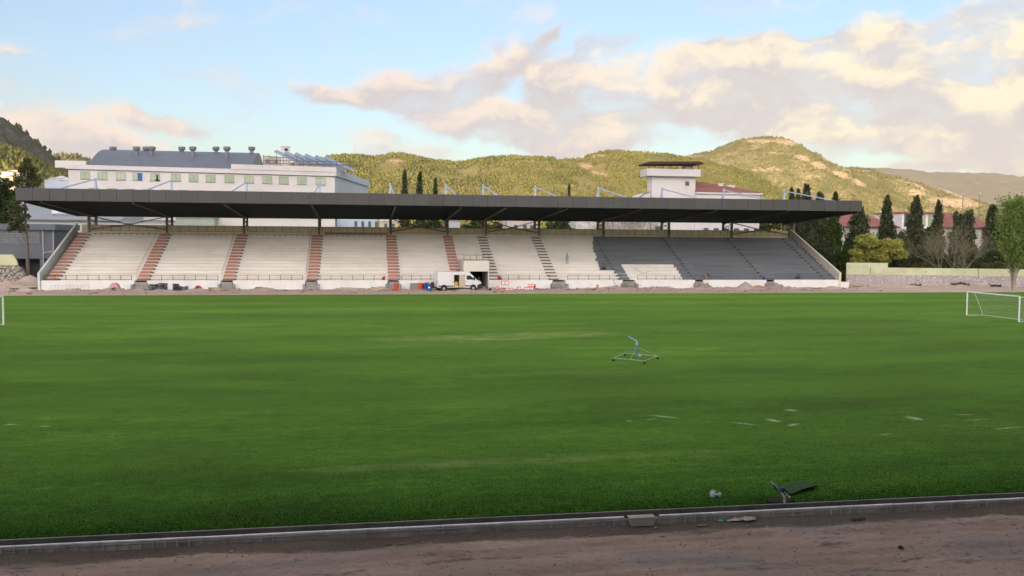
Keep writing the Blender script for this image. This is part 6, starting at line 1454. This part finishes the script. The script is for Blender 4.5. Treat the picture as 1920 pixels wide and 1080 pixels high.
def left_pine():
    Y = 141; x, _, z0 = at_y(52, 530, Y); z0 = 0; e = empty('pine_tree', (x, Y, 0), 0, 'tall slender pine with patchy foliage standing left of the grandstand', 'tree'); rr = random.Random(4); m = MB()
    pts = [Vector((x0-x, y0-Y, z)) for x0, y0, z in (at_y(53, 530, Y), at_y(51, 470, Y), at_y(47.5, 410, Y), at_y(47, 360, Y), at_y(50, 315, Y))]; pts[0].z = -.3
    rad = [.30, .24, .20, .14, .05]
    for a, b, ra, rb in zip(pts[:-1], pts[1:], rad[:-1], rad[1:]): m.tube(a, b, ra, rb, 9, caps=False)
    cl = []
    for (px, py, s, k) in [(25, 420, 10, 3), (32, 405, 12, 3), (24, 395, 9, 2), (40, 392, 10, 2), (30, 380, 9, 2), (28, 425, 8, 2), (48, 425, 6, 2), (38, 415, 8, 2), (35, 370, 9, 2), (22, 410, 7, 2), (52, 405, 5, 1), (40, 430, 7, 2), (18, 430, 5, 1), (33, 355, 7, 2),
                        (40, 340, 12, 3), (55, 335, 13, 3), (65, 330, 9, 2), (48, 325, 12, 3), (60, 318, 9, 2), (50, 310, 9, 2), (35, 335, 9, 2), (72, 338, 6, 1), (30, 345, 8, 2), (45, 352, 8, 2), (56, 348, 7, 2), (50, 300, 6, 1), (68, 345, 6, 1), (42, 318, 7, 1)]:
        c = Vector(at_y(px, py, Y+rr.uniform(-1.2, 1.2)))-Vector((x, Y, 0)); cl.append((c, s*Y/FPX)); b = min(pts[1:], key=lambda p: abs(p.z-(c.z-.8))); m.tube(b, c, .06, .02, 5, caps=False)
    m.build('trunk', pm('grey_bark', (.20, .18, .15), (.12, .10, .085), 4, .95), e); P = []
    for (c, s) in cl:
        for k in range(int(260*s/.8)): d = Vector((rr.gauss(0, 1), rr.gauss(0, 1), rr.gauss(0, .8))); d = d.normalized()*s*rr.uniform(.2, 1.05); P.append((c+d)[:])
    V, F = leaves(np.array(P), .13, 5); np_mesh('crown', V, F, LPI, e)
left_pine()
clumpy('dark_pine_tree', 'dark green bushy pine cut by the left edge of the photo', 0, 330, 160, 52, LDG, BARK, 22, 7500, .22, bottom=.52, seed=8, flat=.8)
G3 = 'dark trees seen through the gap under the roof'
for k, (px, top, Y, w, l) in enumerate([(765, 398, 182, 60, 'dark tree behind the gap right of the cream hut'), (805, 400, 186, 60, 'dark tree behind the gap left of the ribbed container'), (885, 400, 184, 64, 'dark tree behind the gap right of the ribbed container'),
                                      (925, 404, 180, 60, 'dark tree in the gap left of the pink house'), (1025, 402, 184, 56, 'dark tree in the gap right of the pink house'), (1058, 400, 181, 60, 'dark tree in the gap left of the white house'),
                                      (1340, 402, 200, 60, 'dark tree in the gap right of the tall white tower wall'), (1378, 404, 198, 50, 'dark tree in the gap left of the small white house'), (1440, 402, 196, 60, 'dark tree in the gap at the last braced bay')]):
    clumpy('dark_tree', l, px, top, Y, w, LDG if k % 3 else LOL, BARK, 16, 3000, .26, bottom=.15, seed=20+k, group=G3)
bare_tree('bare_tree', 'bare twiggy tree seen through the gap under the roof right of the middle', 1165, 402, 172, 90, 21)
def hedge(px0, px1, top, Y, mat, lab, seed, n=6000, th=2.0):
    x0, x1 = X_(px0, Y), X_(px1, Y); zt = at_y((px0+px1)/2, top, Y)[2]; r = np.random.default_rng(seed); x = r.uniform(x0, x1, n); t = r.uniform(0, 1, n)**.7
    hh = zt*(.65+.55*fbm(x*.5, x*0, seed, 3)); P = np.stack([x-x0, r.uniform(-th/2, th/2, n), t*hh], 1); V, F = leaves(P, .2, seed)
    e = empty('hedge', (x0, Y, 0), 0, lab, 'hedge'); np_mesh('foliage', V, F, mat, e); m = MB()
    for k in range(8): xx = (x1-x0)*(k+.5)/8; m.tube((xx, 0, -.2), (xx, 0, zt*.7), .08, .03, 5)
    m.build('stem', BARK, e)
hedge(1592, 1770, 478, 152, LDG, 'dark hedge filling in behind the wall left of the bare tree', 31, 9000); hedge(1690, 1880, 484, 148, LOL, 'olive green undergrowth behind the wall under the bare tree', 33, 8000, 1.5); hedge(1770, 1990, 470, 154, LDG, 'dark hedge behind the wall near the poplar', 35, 9000)
hedge(1498, 1592, 478, 150, LDG, 'dark shrubs in the corner between the stand end and the wall', 37, 6000); 
# weeds at the wall foot
def weeds():
    r = np.random.default_rng(5); n = 2600; t = r.uniform(10, 40, n); P0 = np.array([80.0, 136.2]); d = np.array([26.0, -9.0]); d = d/np.linalg.norm(d); nn = np.array([d[1], -d[0]]); nn = nn if nn[1] < 0 else -nn
    o = r.uniform(.1, .6, n)**1.2; XY = P0+d*t[:, None]+nn*o[:, None]*1.2; keep = fbm(t*.5, t*0, 3, 3) > .5; z = zfar(XY[:, 0], XY[:, 1])+r.uniform(0, .35, n); P = np.concatenate([XY, z[:, None]], 1)[keep]
    V, F = leaves(P, .09, 3); tag(np_mesh('weeds', V, F, LOL), 'weeds along the foot of the right boundary wall', 'weeds', kind='stuff')
weeds()

# ------------------------------------------------------------------ unseen covered terrace round the camera, added to shade the near ground
def near_shade_stand():
    e = empty('unseen_shade_terrace', (15, 0, 0), 0, 'unseen covered terrace round the viewpoint, added to shade the near ground', 'grandstand'); o = e.location
    m = MB(o)
    for i in range(14): y1 = 8.6-1.0*i; m.box(-60, 100, y1-1.0, y1, -.3, 1.2+.42*(i+1) if y1 > -2 else 1.2+.42*11)
    m.box(-60, 100, 8.6, 9.9, -.3, 1.2); m.build('terrace', WALLW, e)
    MB(o).box(-60, 100, -13.2, -12.9, -.3, 12).build('back_wall', CREAM, e)
    m = MB(o); m.prism([(-13.5, 11.4), (-13.5, 11.9), (9.0, 13.4), (9.0, 12.4)], 'x', -61, 101); m.build('roof', BLACKR, e)
    for x in range(-55, 100, 11): m = MB(o); m.box(x-.15, x+.15, -12.6, -12.3, 5, 11.5); m.build('column', STEELB, e)
near_shade_stand()

# ------------------------------------------------------------------ evening air
def haze():
    m = bpy.data.materials.new('haze_air'); m.use_nodes = True; t = NT(m.node_tree); t.n.clear()
    v = t.n.new('ShaderNodeVolumePrincipled'); v.inputs['Color'].default_value = (.86, .88, .90, 1); v.inputs['Density'].default_value = HAZE_D; v.inputs['Anisotropy'].default_value = .1
    o = t.n.new('ShaderNodeOutputMaterial'); t.l.new(v.outputs[0], o.inputs['Volume'])
    b = MB().box(-9000, 10500, -2500, 9600, -40, 720).build('haze', m); tag(b, 'pale evening haze over the far hills', 'haze', kind='stuff')
HAZE_D = 4.2e-5
haze()
